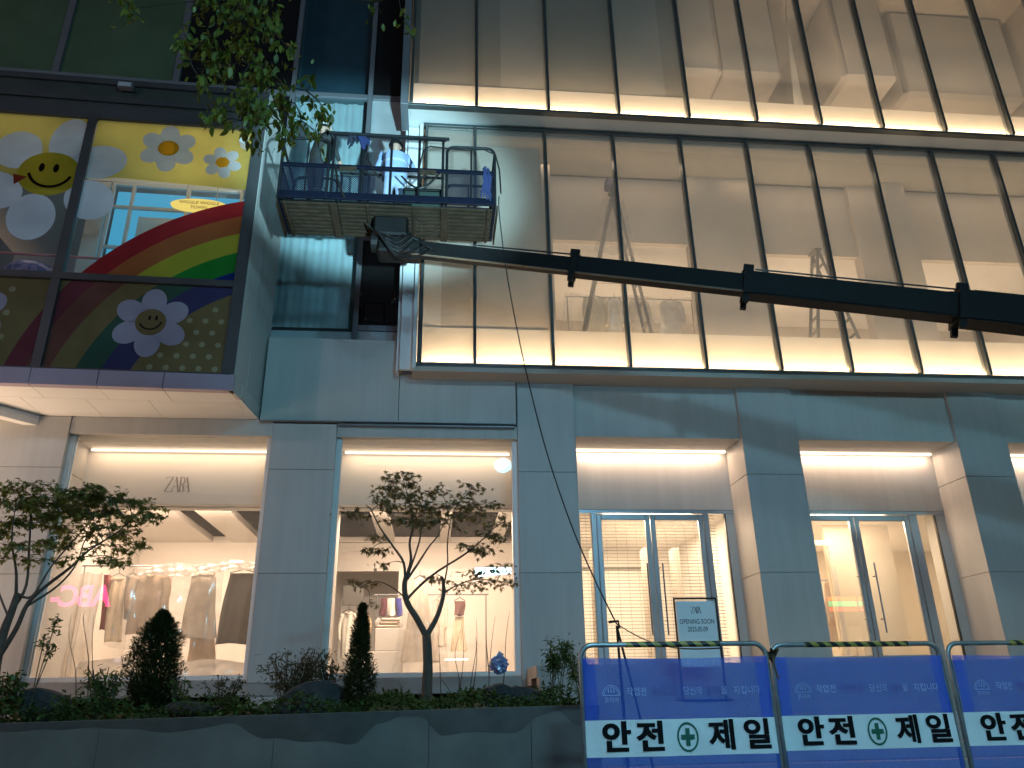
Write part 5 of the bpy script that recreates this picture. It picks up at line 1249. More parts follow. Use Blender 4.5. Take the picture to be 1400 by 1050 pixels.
CL = [(550, 645, 20, 8, 60, .15), (540, 662, 28, 9, 85, .1), (572, 660, 22, 8, 50, .2), (560, 675, 42, 10, 110, -.1), (600, 672, 26, 9, 55, .3), (528, 690, 36, 9, 100, -.3), (578, 692, 46, 12, 150, 0),
      (622, 690, 40, 12, 120, .25), (648, 668, 18, 8, 45, -.2), (655, 690, 34, 9, 85, -.25), (500, 704, 30, 6, 55, -.3), (560, 710, 48, 9, 90, .1), (605, 713, 44, 9, 90, -.2), (640, 705, 36, 8, 65, .2),
      (690, 713, 16, 8, 35, -.4), (672, 730, 24, 9, 60, -.4), (640, 752, 28, 8, 60, -.3), (655, 745, 20, 6, 35, -.3), (506, 752, 30, 6, 45, -.25), (520, 738, 20, 6, 25, -.2), (520, 773, 12, 5, 14, -.2), (498, 797, 26, 6, 38, .25), (505, 825, 14, 5, 16, .2),
      (662, 780, 42, 8, 90, .2), (645, 797, 42, 6, 70, .3), (590, 788, 16, 6, 26, .1), (692, 795, 20, 6, 30, .35), (685, 772, 16, 5, 20, .2), (620, 805, 26, 4, 25, .3)]
zb0 = P(583, 975, Y=Y0)[2]
tree_from('maple_tree', 'slender forked maple standing alone in front of the middle shop window', P(583, 970, Y=Y0), Y0, L, CL, LEAF, 0.060, M['maple'], 5, 'maples in the planter')
# left maple
Y0 = 8.0
L = [([(-14, 990), (-10, 940), (-4, 900), (6, 862), (16, 836), (24, 812)], [0]*6, .055, .030),
     ([(22, 815), (22, 780), (16, 740), (20, 700)], [0, -.05, -.1, -.15], .017, .004),
     ([(18, 832), (36, 800), (40, 745), (44, 690), (50, 670)], [0, .1, .15, .2, .25], .017, .004),
     ([(-6, 905), (22, 860), (38, 825), (62, 802), (96, 776), (122, 752), (160, 728), (185, 705)], [0, -.05, -.1, -.15, -.25, -.3, -.35, -.4], .026, .004),
     ([(24, 812), (44, 815), (72, 772), (112, 726), (132, 698)], [0, 0, .1, .2, .25], .014, .004),
     ([(38, 828), (80, 800), (105, 770), (118, 735), (150, 690)], [-.1, -.02, .1, .2, .3], .012, .003),
     ([(12, 845), (2, 820), (-8, 790), (-20, 750)], [0, .1, .15, .2], .012, .004)]
CL = []
rr = random.Random(3)
for (cx, cy, rx, ry, n) in ((-20, 680, 40, 10, 90), (15, 668, 30, 8, 90), (40, 660, 26, 7, 60), (20, 690, 40, 10, 150), (60, 680, 36, 10, 140), (100, 672, 32, 9, 120), (130, 664, 16, 6, 50), (90, 690, 40, 11, 170), (135, 680, 34, 10, 150),
                            (165, 682, 28, 9, 110), (195, 690, 20, 8, 70), (205, 705, 14, 6, 40), (60, 706, 40, 10, 150), (110, 702, 42, 10, 170), (155, 700, 36, 10, 150), (185, 708, 24, 8, 80), (20, 715, 40, 9, 110), (70, 722, 36, 8, 100), (130, 722, 40, 9, 130),
                            (170, 728, 26, 8, 90), (60, 744, 34, 8, 80), (20, 745, 30, 8, 70), (95, 738, 30, 7, 70), (150, 745, 30, 8, 80), (185, 745, 14, 6, 30), (135, 762, 30, 7, 60), (60, 765, 30, 7, 60), (20, 765, 30, 6, 45), (165, 765, 20, 6, 35), (-10, 730, 30, 10, 80)):
    CL.append((cx, cy, rx, ry, n, rr.uniform(-.45, .45)))
tree_from('maple_tree', 'wide leafy maple at the picture edge in front of the window with store letters', P(-14, 985, Y=Y0), Y0, L, CL, LEAF, 0.062, M['mapleL'], 9, 'maples in the planter')
# overhanging street tree: trunk beside the camera, limb above the picture, leafy twigs hanging into it
ST = thing('street_tree', 'leafy street tree whose branch hangs into the top of the picture above the basket', 'tree', (-5.2, 3.6, 0))
MB().tube(smooth([Vector(q) for q in ((-5.2, 3.6, -0.05), (-5.15, 3.7, 2.5), (-5.0, 3.8, 5.0), (-4.4, 4.1, 7.0), (-3.2, 4.5, 8.2), (-2.0, 4.8, 8.5), (-0.7, 4.9, 8.6))], 6), [0.17-0.155*(i/36)**0.7 for i in range(37)], 10).build('trunk', M['bark'], ST, smooth=True)
tw = MB(); pos = []; rng = random.Random(21)
placed = []
TOP = [Vector((-3.2, 4.5, 8.2)), Vector((-2.0, 4.8, 8.5)), Vector((-0.7, 4.9, 8.6))]
for (cx, cy, rx, ry, n, Yc) in ((300, 8, 40, 26, 150, 4.7), (345, 15, 32, 28, 130, 4.5), (372, 40, 22, 34, 90, 4.9), (280, 55, 34, 22, 90, 4.6), (325, 60, 34, 26, 110, 4.8), (258, 72, 16, 16, 34, 4.5), (300, 92, 34, 18, 80, 4.7), (350, 88, 30, 20, 80, 4.6),
                            (285, 120, 16, 10, 22, 4.5), (325, 118, 36, 16, 60, 4.6), (372, 112, 24, 18, 50, 4.8), (350, 142, 42, 18, 100, 4.6), (300, 150, 28, 16, 52, 4.7), (395, 140, 26, 20, 70, 4.7), (330, 165, 36, 12, 50, 4.6), (385, 168, 24, 14, 50, 4.6),
                            (420, 125, 20, 18, 44, 4.8), (440, 150, 14, 26, 44, 4.8), (412, 165, 18, 16, 34, 4.7), (385, 190, 16, 14, 18, 4.6), (430, 180, 14, 12, 16, 4.7), (365, 180, 10, 8, 10, 4.6), (345, 182, 20, 6, 12, 4.6), (290, 175, 16, 8, 9, 4.6),
                            (330, -20, 60, 16, 90, 4.7), (400, 70, 12, 24, 18, 4.9), (520, 2, 18, 12, 26, 4.9), (548, 14, 14, 22, 26, 5.0), (180, 12, 22, 26, 40, 5.0), (185, -10, 30, 14, 40, 5.0)):
    c = Vector(P(cx, cy, Y=Yc)); sc = (c-Vector(CO)).length/FPX
    up_ = [q for q in placed if q.z > c.z+0.04] or TOP
    tgt = min(up_, key=lambda q: (q-c).length); sag = Vector((rng.uniform(-.05, .05), rng.uniform(-.05, .05), rng.uniform(0, .06)))
    tw.tube(smooth([tgt, (tgt+c)/2+sag, c], 4), [0.006-0.003*i/8 for i in range(9)], 5); placed.append(c)
    for k in range(max(2, n//9)):
        e = c+Vector((rng.uniform(-1, 1)*rx*sc, rng.uniform(-.25, .25), rng.uniform(-1, 1)*ry*sc)); tw.tube([c+(e-c)*.1, e], 0.002, 4, False)
        for j in range(9):
            q = c+(e-c)*rng.uniform(.2, 1.1); pos.append((q.x+rng.gauss(0, .03), q.y+rng.gauss(0, .04), q.z+rng.gauss(0, .03)))
tw.build('branch', mat('dark_twig', (0.02, 0.016, 0.011), 0.9), ST)
pos = np.array(pos); rng2 = np.random.default_rng(4); rng2.shuffle(pos)
# the leaves that show clearest are parts of their own, the rest one mass
lm = bpy.data.meshes.new('leaf'); lv = [(q[0]*0.068, q[1]*0.068, 0.02*q[1]**2-0.012*q[0]**2) for q in OVAL]
lm.from_pydata(lv, [], [tuple(range(8))]); lm.materials.append(M['streetleaf']); lm.update()
vis = sorted(range(len(pos)), key=lambda i: pos[i][2]); low = set(vis[:290])
for i in low:
    o = link('leaf', lm, ST); o.location = Vector(pos[i])-ORG[ST.name]
    o.rotation_euler = (rng2.uniform(-.6, .6), rng2.uniform(.5, 1.5), rng2.uniform(0, 6.28)); s = rng2.uniform(.7, 1.2); o.scale = (s, s, s)
V, F = leafcloud(pos[[i for i in range(len(pos)) if i not in low]], 0.068, OVAL, droop=0.95, seed=6)
cloudmesh('crown', V, F, M['streetleaf'], ST, 'stuff')

# conifers
def conifer(label, pxc, py_top, py_bot, Y, halfw_px, n, prof, seed):
    rng = np.random.default_rng(seed)
    b = Vector(P(pxc, py_bot, Y=Y)); tp_ = Vector(P(pxc, py_top, Y=Y)); H = tp_.z-b.z; sc = (b-Vector(CO)).length/FPX; Rm = halfw_px*sc
    t = thing('conifer', label, 'conifer', (b.x, Y, b.z-0.05), 'clipped conifers in the planter')
    h = rng.uniform(0, 1, n); rad = np.interp(h, [p[0] for p in prof], [p[1] for p in prof])*Rm
    th = rng.uniform(0, 2*np.pi, n); k = rng.uniform(0, 1, n)**0.38
    lump = 1+0.20*np.sin(3*th+7*h)+0.14*np.sin(5*th-11*h+1)+0.10*np.sin(9*th+23*h)
    rr = rad*k*lump
    pos = np.stack([b.x+rr*np.cos(th), Y+rr*np.sin(th), b.z+H*h], 1)
    V, F = leafcloud(pos, 0.042, SLIM, droop=-0.75, rot=th+rng.normal(0, .5, n), seed=seed)
    MB().tube([(b.x, Y, b.z-0.05), (b.x, Y, b.z+H*0.5), (b.x, Y, b.z+H*0.93)], [0.022, 0.014, 0.004], 6).build('trunk', M['bark'], t)
    cloudmesh('crown', V, F, M['conifer'], t, 'stuff')
conifer('broad rounded dark conifer in front of the window with store letters', 203, 838, 975, 8.2, 28, 15000, [(0, .55), (.12, .85), (.4, 1), (.7, .86), (.88, .5), (1, .06)], 1)
conifer('narrow pointed dark conifer left of the forked maple', 488, 828, 975, 8.0, 19, 8000, [(0, .5), (.12, 1), (.35, .95), (.55, .62), (.8, .36), (1, .04)], 2)
# rocks
def rock(px, py, Y, rx, rz, seed, label):
    c = Vector(P(px, py, Y=Y)); sc = (c-Vector(CO)).length/FPX; rx *= sc; rz *= sc
    rng = np.random.default_rng(seed); d = rng.normal(0, 1, (26, 3)); d /= np.linalg.norm(d, axis=1)[:, None]; h = rng.uniform(.72, 1.0, 26)
    def fn(u, w):
        th = 2*math.pi*u; ph = math.pi*(w-.5); v = np.array([math.cos(ph)*math.cos(th), math.cos(ph)*math.sin(th), math.sin(ph)])
        dd = d@v; r = min(hh/max(1e-3, q) for hh, q in zip(h, dd) if q > .05); r = min(r, 1.25)
        r *= 1+0.03*math.sin(9*v[0]+7*v[2]+seed)
        return (c.x+rx*r*v[0], c.y+rx*.8*r*v[1], c.z+rz*r*v[2])
    solo(MB().grid(fn, 34, 20), 'rock', M['rock'], label, 'rock', (c.x, c.y, c.z-rz*.8), 'dark rocks in the planter')
rock(58, 968, 7.75, 34, 18, 1, 'dark rock at the picture edge under the wide maple')
rock(262, 972, 7.7, 38, 13, 2, 'low flat dark rock right of the broad conifer')
rock(430, 958, 8.1, 44, 26, 3, 'big dark rock half covered by leaves left of the narrow conifer')
rock(684, 953, 8.0, 24, 19, 4, 'pointed dark rock below the blue plastic bag')
rock(714, 957, 8.0, 22, 16, 5, 'dark rock beside the pointed rock, nearer the barriers')
rock(400, 972, 7.6, 26, 12, 6, 'small dark rock under the big leafy rock')
# shrubs
def shrub(name, label, px, py, Y, h_px, w_px, ns, nl, shp, ls, m, seed, group=None, cat='shrub', bare=0.25):
    rng = random.Random(seed); b = Vector(P(px, py, Y=Y)); sc = (b-Vector(CO)).length/FPX; H = h_px*sc; W = w_px*sc
    t = thing(name, label, cat, (b.x, b.y, b.z-0.05), group); s = MB(); pos = []
    for i in range(ns):
        e = b+Vector((rng.uniform(-1, 1)*W, rng.uniform(-1, 1)*W*.8, H*rng.uniform(.65, 1.0)))
        st_ = b+Vector((rng.uniform(-.3, .3)*W, rng.uniform(-.3, .3)*W, -0.05)); mid = (st_+e)/2+Vector((rng.uniform(-.1, .1)*W, 0, 0))
        s.tube(smooth([st_, mid, e], 3), 0.0045, 5)
        for j in range(int(nl*2.6)//ns):
            f = bare+(1-bare)*rng.random(); q = st_*(1-f)+e*f
            pos.append((q.x+rng.gauss(0, .10*W+.012), q.y+rng.gauss(0, .10*W+.012), q.z+rng.gauss(0, .02)))
    s.build('stem', M['twig'], t); V, F = leafcloud(np.array(pos), ls, shp, droop=.2, seed=seed); cloudmesh('foliage', V, F, m, t, 'stuff')
SG_ = 'leafy shrubs in the planter'
shrub('shrub', 'bushy green shrub at the bottom left picture edge', 4, 975, 7.5, 42, 18, 9, 160, OVAL, .055, M['shrub'], 1, SG_)
shrub('sapling', 'thin sapling with one tuft of leaves under the wide maple', 38, 965, 7.6, 98, 12, 3, 70, OVAL, .04, M['shrub'], 2, None, 'sapling', .82)
shrub('shrub', 'spreading green shrub left of the broad conifer, by the pale rock', 92, 985, 7.35, 30, 20, 8, 110, OVAL, .045, M['shrub'], 3, SG_)
shrub('shrub', 'pointed leaved shrub growing against the broad conifer', 142, 975, 7.6, 50, 30, 12, 330, SLIM, .06, M['shrub'], 4, SG_)
shrub('shrub', 'small upright shrub just right of the broad conifer', 242, 972, 7.9, 40, 12, 6, 70, OVAL, .045, M['shrub'], 5, SG_)
shrub('nandina', 'fine twiggy nandina in front of the pillar edge', 305, 970, 8.2, 42, 24, 12, 190, OVAL, .036, M['shrub2'], 6, 'nandina bushes', 'shrub')
shrub('nandina', 'wide feathery nandina against the pillar left of the narrow conifer', 395, 962, 8.6, 66, 46, 26, 620, SLIM, .055, M['shrub2'], 7, 'nandina bushes', 'shrub', .35)
shrub('nandina', 'reddish nandina tight beside the narrow conifer', 447, 955, 8.4, 46, 14, 9, 150, OVAL, .04, M['shrub2'], 8, 'nandina bushes', 'shrub', .3)
shrub('nandina', 'tall nandina with bare lower stems next to the first barrier', 762, 962, 8.0, 82, 30, 7, 300, SLIM, .055, M['shrub'], 9, 'nandina bushes', 'shrub', .68)
shrub('nandina', 'nandina partly hidden behind the first barrier netting', 800, 965, 8.1, 70, 20, 6, 170, SLIM, .05, M['shrub'], 10, 'nandina bushes', 'shrub', .6)
# bare saplings
def stems(label, pxs, Y, seed):
    rng = random.Random(seed); b = Vector(P(*pxs[0][0], Y=Y)); t = thing('bare_sapling', label, 'sapling', (b.x, Y, b.z-.05), 'bare saplings in the planter')
    for line in pxs:
        pts = [Vector(P(x, y, Y=Y+rng.uniform(-.1, .1))) for x, y in line]
        MB().tube(smooth(pts, 3), [0.006-0.0045*i/(3*(len(pts)-1)) for i in range(3*(len(pts)-1)+1)], 5).build('stem', M['twig'], t)
stems('bare sapling with several thin stems right of the forked maple trunk', [[(626, 965), (628, 930), (622, 895), (630, 860)], [(624, 962), (630, 935), (634, 890), (631, 850)], [(640, 962), (646, 920), (652, 880), (651, 845)], [(622, 960), (612, 940), (600, 925)], [(645, 960), (652, 900), (650, 870)]], 8.3, 1)
stems('single bare stem close to the forked maple trunk', [[(603, 960), (602, 920), (600, 880), (601, 855)]], 8.4, 2)
stems('pair of bare leaning stems by the blue plastic bag', [[(668, 955), (669, 920), (672, 880), (677, 842)], [(669, 925), (665, 880), (664, 860)], [(686, 950), (690, 915), (692, 870), (697, 835)]], 8.1, 3)
stems('short bare twigs left of the forked maple trunk', [[(552, 965), (550, 945), (545, 930)], [(575, 965), (574, 950), (577, 940)], [(540, 965), (533, 950), (530, 940)]], 8.2, 4)
stems('bare thin stems in front of the plastic sheet in the left window', [[(104, 955), (103, 915), (94, 870), (98, 840)], [(120, 955), (121, 900), (114, 850), (116, 835)], [(128, 945), (126, 890), (128, 840)]], 8.5, 5)
# hostas, each leaf a part
def hosta(px, py, Y, size, n, seed, label):
    rng = random.Random(seed); b = Vector(P(px, py, Y=Y)); t = thing('hosta', label, 'hosta', tuple(b), 'hosta plants along the planter rim')
    ms = bpy.data.meshes.get('hosta_leaf')
    if ms is None:
        g = MB().grid(lambda u, v: (u, (v-.5)*2*0.36*math.sin(math.pi*min(1, u*0.92+.06))**.8, 0.55*u-0.75*u*u+0.10*abs(v-.5)*2), 8, 4)
        ms = bpy.data.meshes.new('hosta_leaf'); ms.from_pydata(g.v, [], g.f); ms.materials.append(M['hosta']); ms.polygons.foreach_set('use_smooth', [True]*len(g.f)); ms.update()
    for i in range(n):
        o = link('leaf', ms, t); s = size*rng.uniform(.7, 1.15); o.scale = (s, s, s); o.rotation_euler = (rng.uniform(-.2, .2), rng.uniform(-.5, .15), i*6.283/n+rng.uniform(-.3, .3)); o.location = (0, 0, -0.02)
for i, (px, py, Y, s, n, lb) in enumerate(((246, 985, 7.3, .10, 9, 'pale hosta at the rim below the low flat rock'), (284, 978, 7.4, .12, 10, 'hosta with long leaves right of the flat rock'), (312, 972, 7.5, .13, 11, 'bright hosta under the fine nandina'),
                                           (686, 970, 7.5, .13, 11, 'hosta in front of the pointed rock'), (722, 966, 7.45, .14, 12, 'brightest hosta in front of the second rock'), (746, 962, 7.5, .11, 9, 'small hosta right of the brightest one'), (770, 962, 7.6, .12, 10, 'hosta beside the first barrier'))):
    hosta(px, py, Y, s, n, i, lb)
# ground cover
n = 9000
rx = RNG.uniform(-4.4, 1.36, n); ry = 7.16+RNG.uniform(0, 1, n)**1.6*2.2
rz = 1.36+0.012*(rx+4)+0.02*(ry-7)+RNG.uniform(0, .16, n)*(0.6+0.6*np.sin(rx*4.1)**2)
V, F = leafcloud(np.stack([rx, ry, rz], 1), .05, OVAL, droop=-.2, seed=3)
me = bpy.data.meshes.new('ground_cover'); me.from_pydata(V.tolist(), [], F); me.materials.append(M['cover']); me.update()
go = link('ground_cover', me, None, 'stuff')
tag(go, 'low dark green leafy ground cover filling the planter bed', 'ground cover')
n = 260
gm_ = MB()
for i in range(n):
    x = RNG.uniform(-1.2, 1.2); y = RNG.uniform(7.5, 8.4); z = 1.38+0.012*(x+4); h = RNG.uniform(.06, .16); a = RNG.uniform(-.06, .06)
    gm_.add([(x-.004, y, z), (x+.004, y, z), (x+a+.002, y+a, z+h)], [(0, 1, 2)])
o = gm_.build('grass', M['shrub'], None, kind='stuff'); tag(o, 'thin grass blades around the forked maple foot', 'grass')
# blue plastic bag on the stem
c = Vector(P(682, 909, Y=8.02))
def bagf(u, w):
    th = 2*math.pi*u; ph = math.pi*(w-.5); r = .075*(1+.14*math.sin(5*th+4*ph)+.10*math.sin(9*th-7*ph)+.08*math.sin(13*ph+3*th))
    return (c.x+r*math.cos(ph)*math.cos(th)*1.1, c.y+r*math.cos(ph)*math.sin(th), c.z+r*math.sin(ph)*1.0)
bg_ = MB().grid(bagf, 40, 24).add([(c.x-.03, c.y, c.z+.06), (c.x+.03, c.y, c.z+.06), (c.x+.05, c.y+.01, c.z+.10), (c.x, c.y, c.z+.13), (c.x-.02, c.y, c.z+.09)], [(0, 1, 2, 3, 4)])
solo(bg_, 'plastic_bag', film('blue_plastic', (0.30, 0.36, 0.62), 0.4, gloss=0.15), 'crumpled blue plastic bag caught on a bare stem above the rocks', 'bag', tuple(c-Vector((0, 0, .08))))
# ================================================================== PEOPLE
def skinned(verts, edges, radii, root, levels=2):
    me = bpy.data.meshes.new('figure'); me.from_pydata([tuple(v) for v in verts], edges, []); me.update()
    o = bpy.data.objects.new('figure', me); COL.objects.link(o)
    md = o.modifiers.new('skin', 'SKIN'); md.use_smooth_shade = True
    for i, r in enumerate(radii):
        sv = me.skin_vertices[0].data[i]; sv.radius = (r, r) if not isinstance(r, tuple) else r; sv.use_root = (i == root)
    sb = o.modifiers.new('sub', 'SUBSURF'); sb.levels = levels; sb.render_levels = levels
    dg = bpy.context.evaluated_depsgraph_get(); dg.update()
    m2 = bpy.data.meshes.new_from_object(o.evaluated_get(dg))
    v = [tuple(q.co) for q in m2.vertices]; f = [tuple(q.vertices) for q in m2.polygons]
    bpy.data.objects.remove(o); bpy.data.meshes.remove(me); bpy.data.meshes.remove(m2)
    return v, f
M['skin'] = mat('skin', (0.42, 0.26, 0.19), 0.6, var=0.06)
def person(label, loc, rz, arms, mats, seed, helmet_col, vest=None, lean=0.0, head_dir=(0, 1, 0)):
    """arms = ((elbow, wrist) left, right) in body axes, facing +y"""
    V = [(0, 0, .94), (0, .01+lean*.3, 1.12), (0, .02+lean*.7, 1.34), (0, .03+lean, 1.49)]; E = [(0, 1), (1, 2), (2, 3)]
    Rr = [(.15, .12), (.145, .11), (.17, .115), (.058, .058)]
    for s in (-1, 1):
        b = len(V); V += [(s*.095, 0, .86), (s*.105, .03, .49), (s*.11, -.01, .10), (s*.125, .13, .045)]; Rr += [.095, .062, .045, .042]
        E += [(0, b), (b, b+1), (b+1, b+2), (b+2, b+3)]
    hands = []
    for s, (el, wr) in zip((-1, 1), arms):
        b = len(V); sh = (s*.185, .02+lean*.85, 1.41); V += [sh, el, wr]; Rr += [.062, .046, .034]; E += [(2, b), (b, b+1), (b+1, b+2)]
        hands.append((Vector(el), Vector(wr), s))
    v, f = skinned(V, E, Rr, 0)
    m = MB(); m.add(v, f)
    for i, q in enumerate(m.f):
        cz = sum(m.v[k][2] for k in q)/len(q); ax = abs(sum(m.v[k][0] for k in q)/len(q))
        m.mi[i] = 1 if (cz < .95 and cz > .09) else (2 if cz <= .09 else (0 if cz < 1.47 else 3))
    for el, wr, s in hands:      # palm and five separate fingers
        d = (wr-el).normalized(); sd = d.cross(Vector((0, 0, 1))); sd = sd.normalized() if sd.length > .1 else Vector((1, 0, 0)); up = sd.cross(d)
        m.cur = 3; m.tube([wr-d*.02, wr+d*.03, wr+d*.085], [.027, .034, .030], 8)
        for k in range(4):
            o0 = wr+d*.08+sd*(k-1.5)*.017; L_ = (.062, .074, .070, .054)[k]
            m.tube([o0, o0+d*L_*.5-up*.004, o0+d*L_*.8-up*.018, o0+d*L_*.95-up*.032], [.0095, .009, .008, .006], 6)
        o0 = wr+d*.02-sd*s*.028; m.tube([o0, o0+d*.03-sd*s*.022, o0+d*.06-sd*s*.028-up*.01], [.011, .010, .007], 6)
    # head with face
    hc = Vector((0, .05+lean*1.1, 1.62)); n0 = len(m.v); m.cur = 3
    def hd(u, w):
        th = 2*math.pi*u; ph = math.pi*(w-.5); x, y, z = math.cos(ph)*math.sin(th), math.cos(ph)*math.cos(th), math.sin(ph)
        r = 1.0
        if y > .5: r += .16*math.exp(-((x/.16)**2+((z+.12)/.20)**2))+.05*math.exp(-((x/.3)**2+((z+.62)/.12)**2))-.05*(math.exp(-(((x-.34)/.16)**2+((z-.12)/.10)**2))+math.exp(-(((x+.34)/.16)**2+((z-.12)/.10)**2)))
        jaw = 1-.18*max(0, -z)
        return (hc.x+.078*r*x*jaw, hc.y+.098*r*y*(1-.1*max(0, -z)), hc.z+.118*z)
    m.grid(hd, 28, 18)
    for s in (-1, 1): m.sphere((hc.x+s*.079, hc.y-.005, hc.z-.005), .012, .022, .032, 8, 6)
    c, sn = math.cos(rz), math.sin(rz)
    def W(q): return (loc[0]+q[0]*c-q[1]*sn, loc[1]+q[0]*sn+q[1]*c, loc[2]+q[2])
    t = thing('person', label, 'person', loc)
    mm = MB(); mm.v = [W(q) for q in m.v]; mm.f = m.f; mm.mi = m.mi
    mm.build('body', [mats[0], mats[1], mats[2], M['skin']], t, smooth=True)
    # hair
    h = MB(); h.grid(lambda u, w: (hc.x+.084*math.cos(math.pi*.5*w*.98+.0)*math.sin(2*math.pi*u)*1.0, hc.y-.006+.103*math.cos(math.pi*.5*w)*math.cos(2*math.pi*u)-(.03 if math.cos(2*math.pi*u) > .3 else 0)*(1-w), hc.z+.0+.125*math.sin(math.pi*.5*w)), 24, 8)
    h.v = [W(q) for q in h.v]; h.build('hair', M['black'], t, smooth=True)
    # helmet: shell, brim, band
    h = MB(); h.grid(lambda u, w: (hc.x+.108*math.cos(math.pi*.5*w)*math.sin(2*math.pi*u), hc.y+.128*math.cos(math.pi*.5*w)*math.cos(2*math.pi*u), hc.z+.035+.115*math.sin(math.pi*.5*w)), 26, 8)
    for i in range(26):
        a, b = 2*math.pi*i/26, 2*math.pi*(i+1)/26
        def br(t_, k): e = k*(1.0+.28*max(0, math.cos(t_))**3); return (hc.x+.108*k*math.sin(t_), hc.y+.128*e*math.cos(t_), hc.z+.035-.012*(k-1)*8)
        h.quad(br(a, 1), br(b, 1), br(b, 1.12), br(a, 1.12))
    h.v = [W(q) for q in h.v]; h.build('helmet', helmet_col, t, smooth=True)
    if vest:
        g = MB(); g.grid(lambda u, w: ((.20+.015*math.sin(w*3))*(1-.10*w*w)*math.sin(2*math.pi*u), .015+lean*(.2+.7*w)+.155*(1-.06*w)*math.cos(2*math.pi*u), .93+.49*w+.04*abs(math.sin(2*math.pi*u))*0), 32, 8)
        nb = len(g.f); g.v = [W(q) for q in g.v]; vo = g.build('vest', vest, t, smooth=True)
        g = MB()
        for z in (1.05, 1.22): g.grid(lambda u, w: (.213*math.sin(2*math.pi*u)*(1-.10*((z-.93)/.49)**2), .015+lean*(.2+.7*(z-.93)/.49)+.165*math.cos(2*math.pi*u), z+.035*w), 32, 1)
        g.v = [W(q) for q in g.v]; g.build('reflective_band', mat('reflective_band', (0.52, 0.56, 0.62), 0.4, var=.05), vo, smooth=True)
    return t
Hf = BZ+0.015
q = P(541, 215, Y=10.62)
person('worker seen from behind in a light blue jacket and dark hard hat facing the glass', (q[0], 10.55, Hf), 0.05, (((-.30, .12, 1.22), (-.22, .34, 1.30)), ((.30, .14, 1.28), (.22, .38, 1.42))),
       [mat('blue_jacket', (0.26, 0.36, 0.58), 0.8, bump=.3, bscale=18), mat('pale_trousers', (0.30, 0.36, 0.48), 0.85, bump=.3, bscale=18), M['blackmetal']], 1, mat('dark_helmet', (0.02, 0.02, 0.022), 0.3), vest=mat('blue_vest', (0.30, 0.40, 0.60), 0.8, bump=.4, bscale=14))
q = P(434, 210, Y=10.25)
person('worker in dark clothes and white hard hat standing half hidden by leaves in the basket', (q[0], 10.2, Hf), -0.9, (((-.28, .10, 1.18), (-.12, .32, 1.12)), ((.27, .12, 1.16), (.12, .34, 1.06))),
       [mat('dark_jacket', (0.03, 0.035, 0.035), 0.85, bump=.3, bscale=18), mat('dark_trousers', (0.022, 0.024, 0.03), 0.9), M['blackmetal']], 2, mat('white_helmet', (0.72, 0.74, 0.72), 0.3), lean=.05)
c0 = P(448, 205, Y=10.05)
def sack(u, w):
    th = 2*math.pi*u; ph = math.pi*(w-.5); return (c0[0]+.10*math.cos(ph)*math.cos(th)*(1+.1*math.sin(4*th)), c0[1]+.08*math.cos(ph)*math.sin(th), c0[2]-.05+.19*math.sin(ph))
solo(MB().grid(sack, 24, 14), 'sack', mat('green_sack', (0.09, 0.13, 0.10), 0.9, bump=.4), 'dull green sack held in front of the worker in the white hard hat', 'sack', (c0[0], c0[1], c0[2]-.24), smooth=True)
c1 = P(438, 252, Y=10.0)
bk_ = MB().tube([(c1[0], 10.0, Hf), (c1[0], 10.0, Hf+.20)], [.10, .125], 16)
bt = thing('bucket', 'dark bucket on the basket floor under the worker in the white hard hat', 'bucket', (c1[0], 10.0, Hf)); bk_.build('body', mat('dark_bucket', (0.04, 0.045, 0.045), .5), bt)
MB().tube([(c1[0]-.125, 10.0, Hf+.19), (c1[0]-.08, 9.96, Hf+.28), (c1[0]+.08, 9.96, Hf+.28), (c1[0]+.125, 10.0, Hf+.19)], .006, 5).build('handle', M['galv'], bt)

# ================================================================== ACROSS THE STREET (seen only as reflections and as light)
M['dusk'] = mat('night_facade', (0.06, 0.06, 0.065), 0.8, var=.2)
ob = thing('opposite_building', 'dark building across the street behind the camera with a pink neon sign', 'building', (0, -21, 0))
MB().box(-30, 34, -24, -21, 0, 13).build('wall', M['dusk'], ob)
for i in range(9):
    for j in range(3):
        if (i*7+j*5) % 4 == 0: MB().box(-24+i*6, -22+i*6, -20.98, -20.93, 4+j*3, 5.4+j*3).build('window', emit('lit_window', (1, .85, .6), .6), ob)
YN = 2*12.62-37
ns = thing('neon_sign', 'pink neon letters across the street mirrored in the left shop window', 'sign', (-15.5, YN, 5.4))
v, f = text_verts('ABC-', 1.25, .03, .95, 'LEFT')
MB().add([(-14.2-q_[0]*.92, YN+.02, 6.05+q_[1]) for q_ in v], f).build('neon_lettering', emit('neon_pink', (1.0, 0.03, 0.16), 26), ns)
MB().box(-17.6, -13.9, YN-.2, YN-.05, 5.3, 6.8).build('backing', M['black'], ns)
MB().tube([(-15.5, YN-.15, 0), (-15.5, YN-.15, 5.3)], .08, 8).build('post', M['greymetal'], ns)
YS = 2*13.31-37
cs = thing('striped_sign', 'lit orange green and red striped shop sign mirrored in the second doors', 'sign', (19.6, YS, 5.0))
for z0, z1, cc in ((5.72, 5.90, (1, .22, .03)), (5.45, 5.68, (.02, .7, .25)), (5.22, 5.41, (1, .08, .03))):
    MB().box(18.5, 20.6, YS-.05, YS+.02, z0, z1).build('stripe', emit('stripe', cc, 9), cs)
MB().box(18.4, 20.7, YS-.25, YS-.06, 5.1, 6.0).build('backing', M['black'], cs)
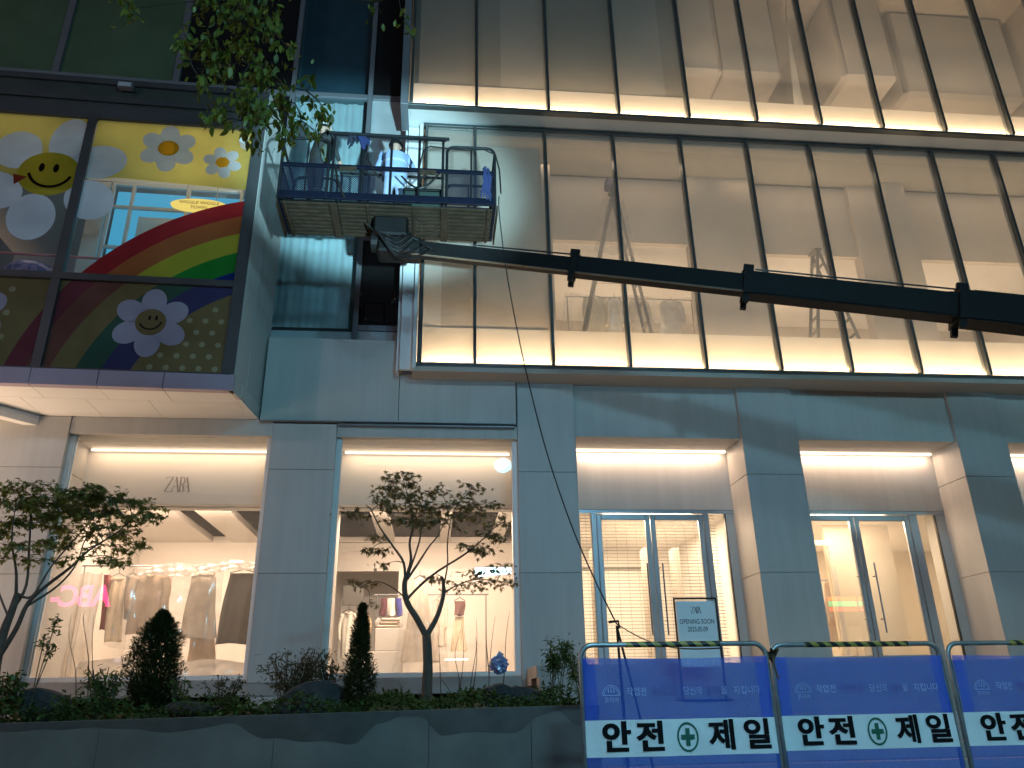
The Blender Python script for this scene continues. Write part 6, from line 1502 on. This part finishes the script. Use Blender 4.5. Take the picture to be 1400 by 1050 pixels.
MB().tube([(19.6, YS-.15, 0), (19.6, YS-.15, 5.1)], .08, 8).build('post', M['greymetal'], cs)
bs = thing('cyan_sign', 'lit cyan shop sign on a post behind the camera mirrored in the maple window', 'sign', (2.1, -3.3, 0))
MB().box(1.42, 2.78, -3.32, -3.215, 5.52, 5.98).build('backing', M['black'], bs)
MB().tube([(2.1, -3.35, 0), (2.1, -3.35, 5.5)], .05, 8).build('post', M['greymetal'], bs)
bl = thing('blue_lamp', 'small cyan dome lamp on a tall pole behind the camera mirrored beside the maple', 'lamp', (2.57, -4.05, 0))
MB().tube([(2.57, -4.05, 0), (2.57, -4.05, 9.8)], .05, 8).build('pole', M['greymetal'], bl)
MB().sphere((2.57, -4.0, 10.0), .36, .2, .3).build('dome', emit('cyan_dome', (0.15, 0.80, 1.0), 11), bl, smooth=True)
for i, (x, y, z) in enumerate(STREET_LAMPS):
    t = thing('street_lamp', ('street lamp behind the camera nearest the blue barriers', 'street lamp behind the camera toward the lift truck', 'street lamp behind the camera beside the wide maple')[i], 'street lamp', (x, y-2.0, 0), 'street lamps along the kerb')
    MB().tube([(x, y-2, 0), (x, y-2, z-.6), (x, y-1.6, z), (x, y-.1, z+.12)], [.09, .07, .05, .04], 10).build('pole', M['greymetal'], t)
    MB().bbox(x-.16, x+.16, y-.1, y+.55, z, z+.12, .02).build('head', M['greymetal'], t)
    MB().box(x-.13, x+.13, y-.02, y+.5, z-.012, z-.002).build('lens', emit('lamp_lens', (.55, .9, 1), 40), t)
ft = thing('floodlight', 'work floodlight on a tripod beside the camera aimed at the basket', 'floodlight', (1.5, 0.5, 0))
d = (Vector(P(518, 250, Y=12.4))-Vector((1.5, .6, 2.2))).normalized()
MB().obox(Vector((1.5, .6, 2.2))-d*.32, d.cross(Vector((0, 0, 1))), d, d.cross(Vector((0, 0, 1))).cross(d), .2, .07, .15).build('housing', M['blackmetal'], ft)
for dx, dy in ((-.4, -.3), (.4, -.3), (0, .35)): MB().tube([(1.5, .45, 1.95), (1.5+dx, .45+dy, 0)], .018, 6).build('leg', M['blackmetal'], ft)
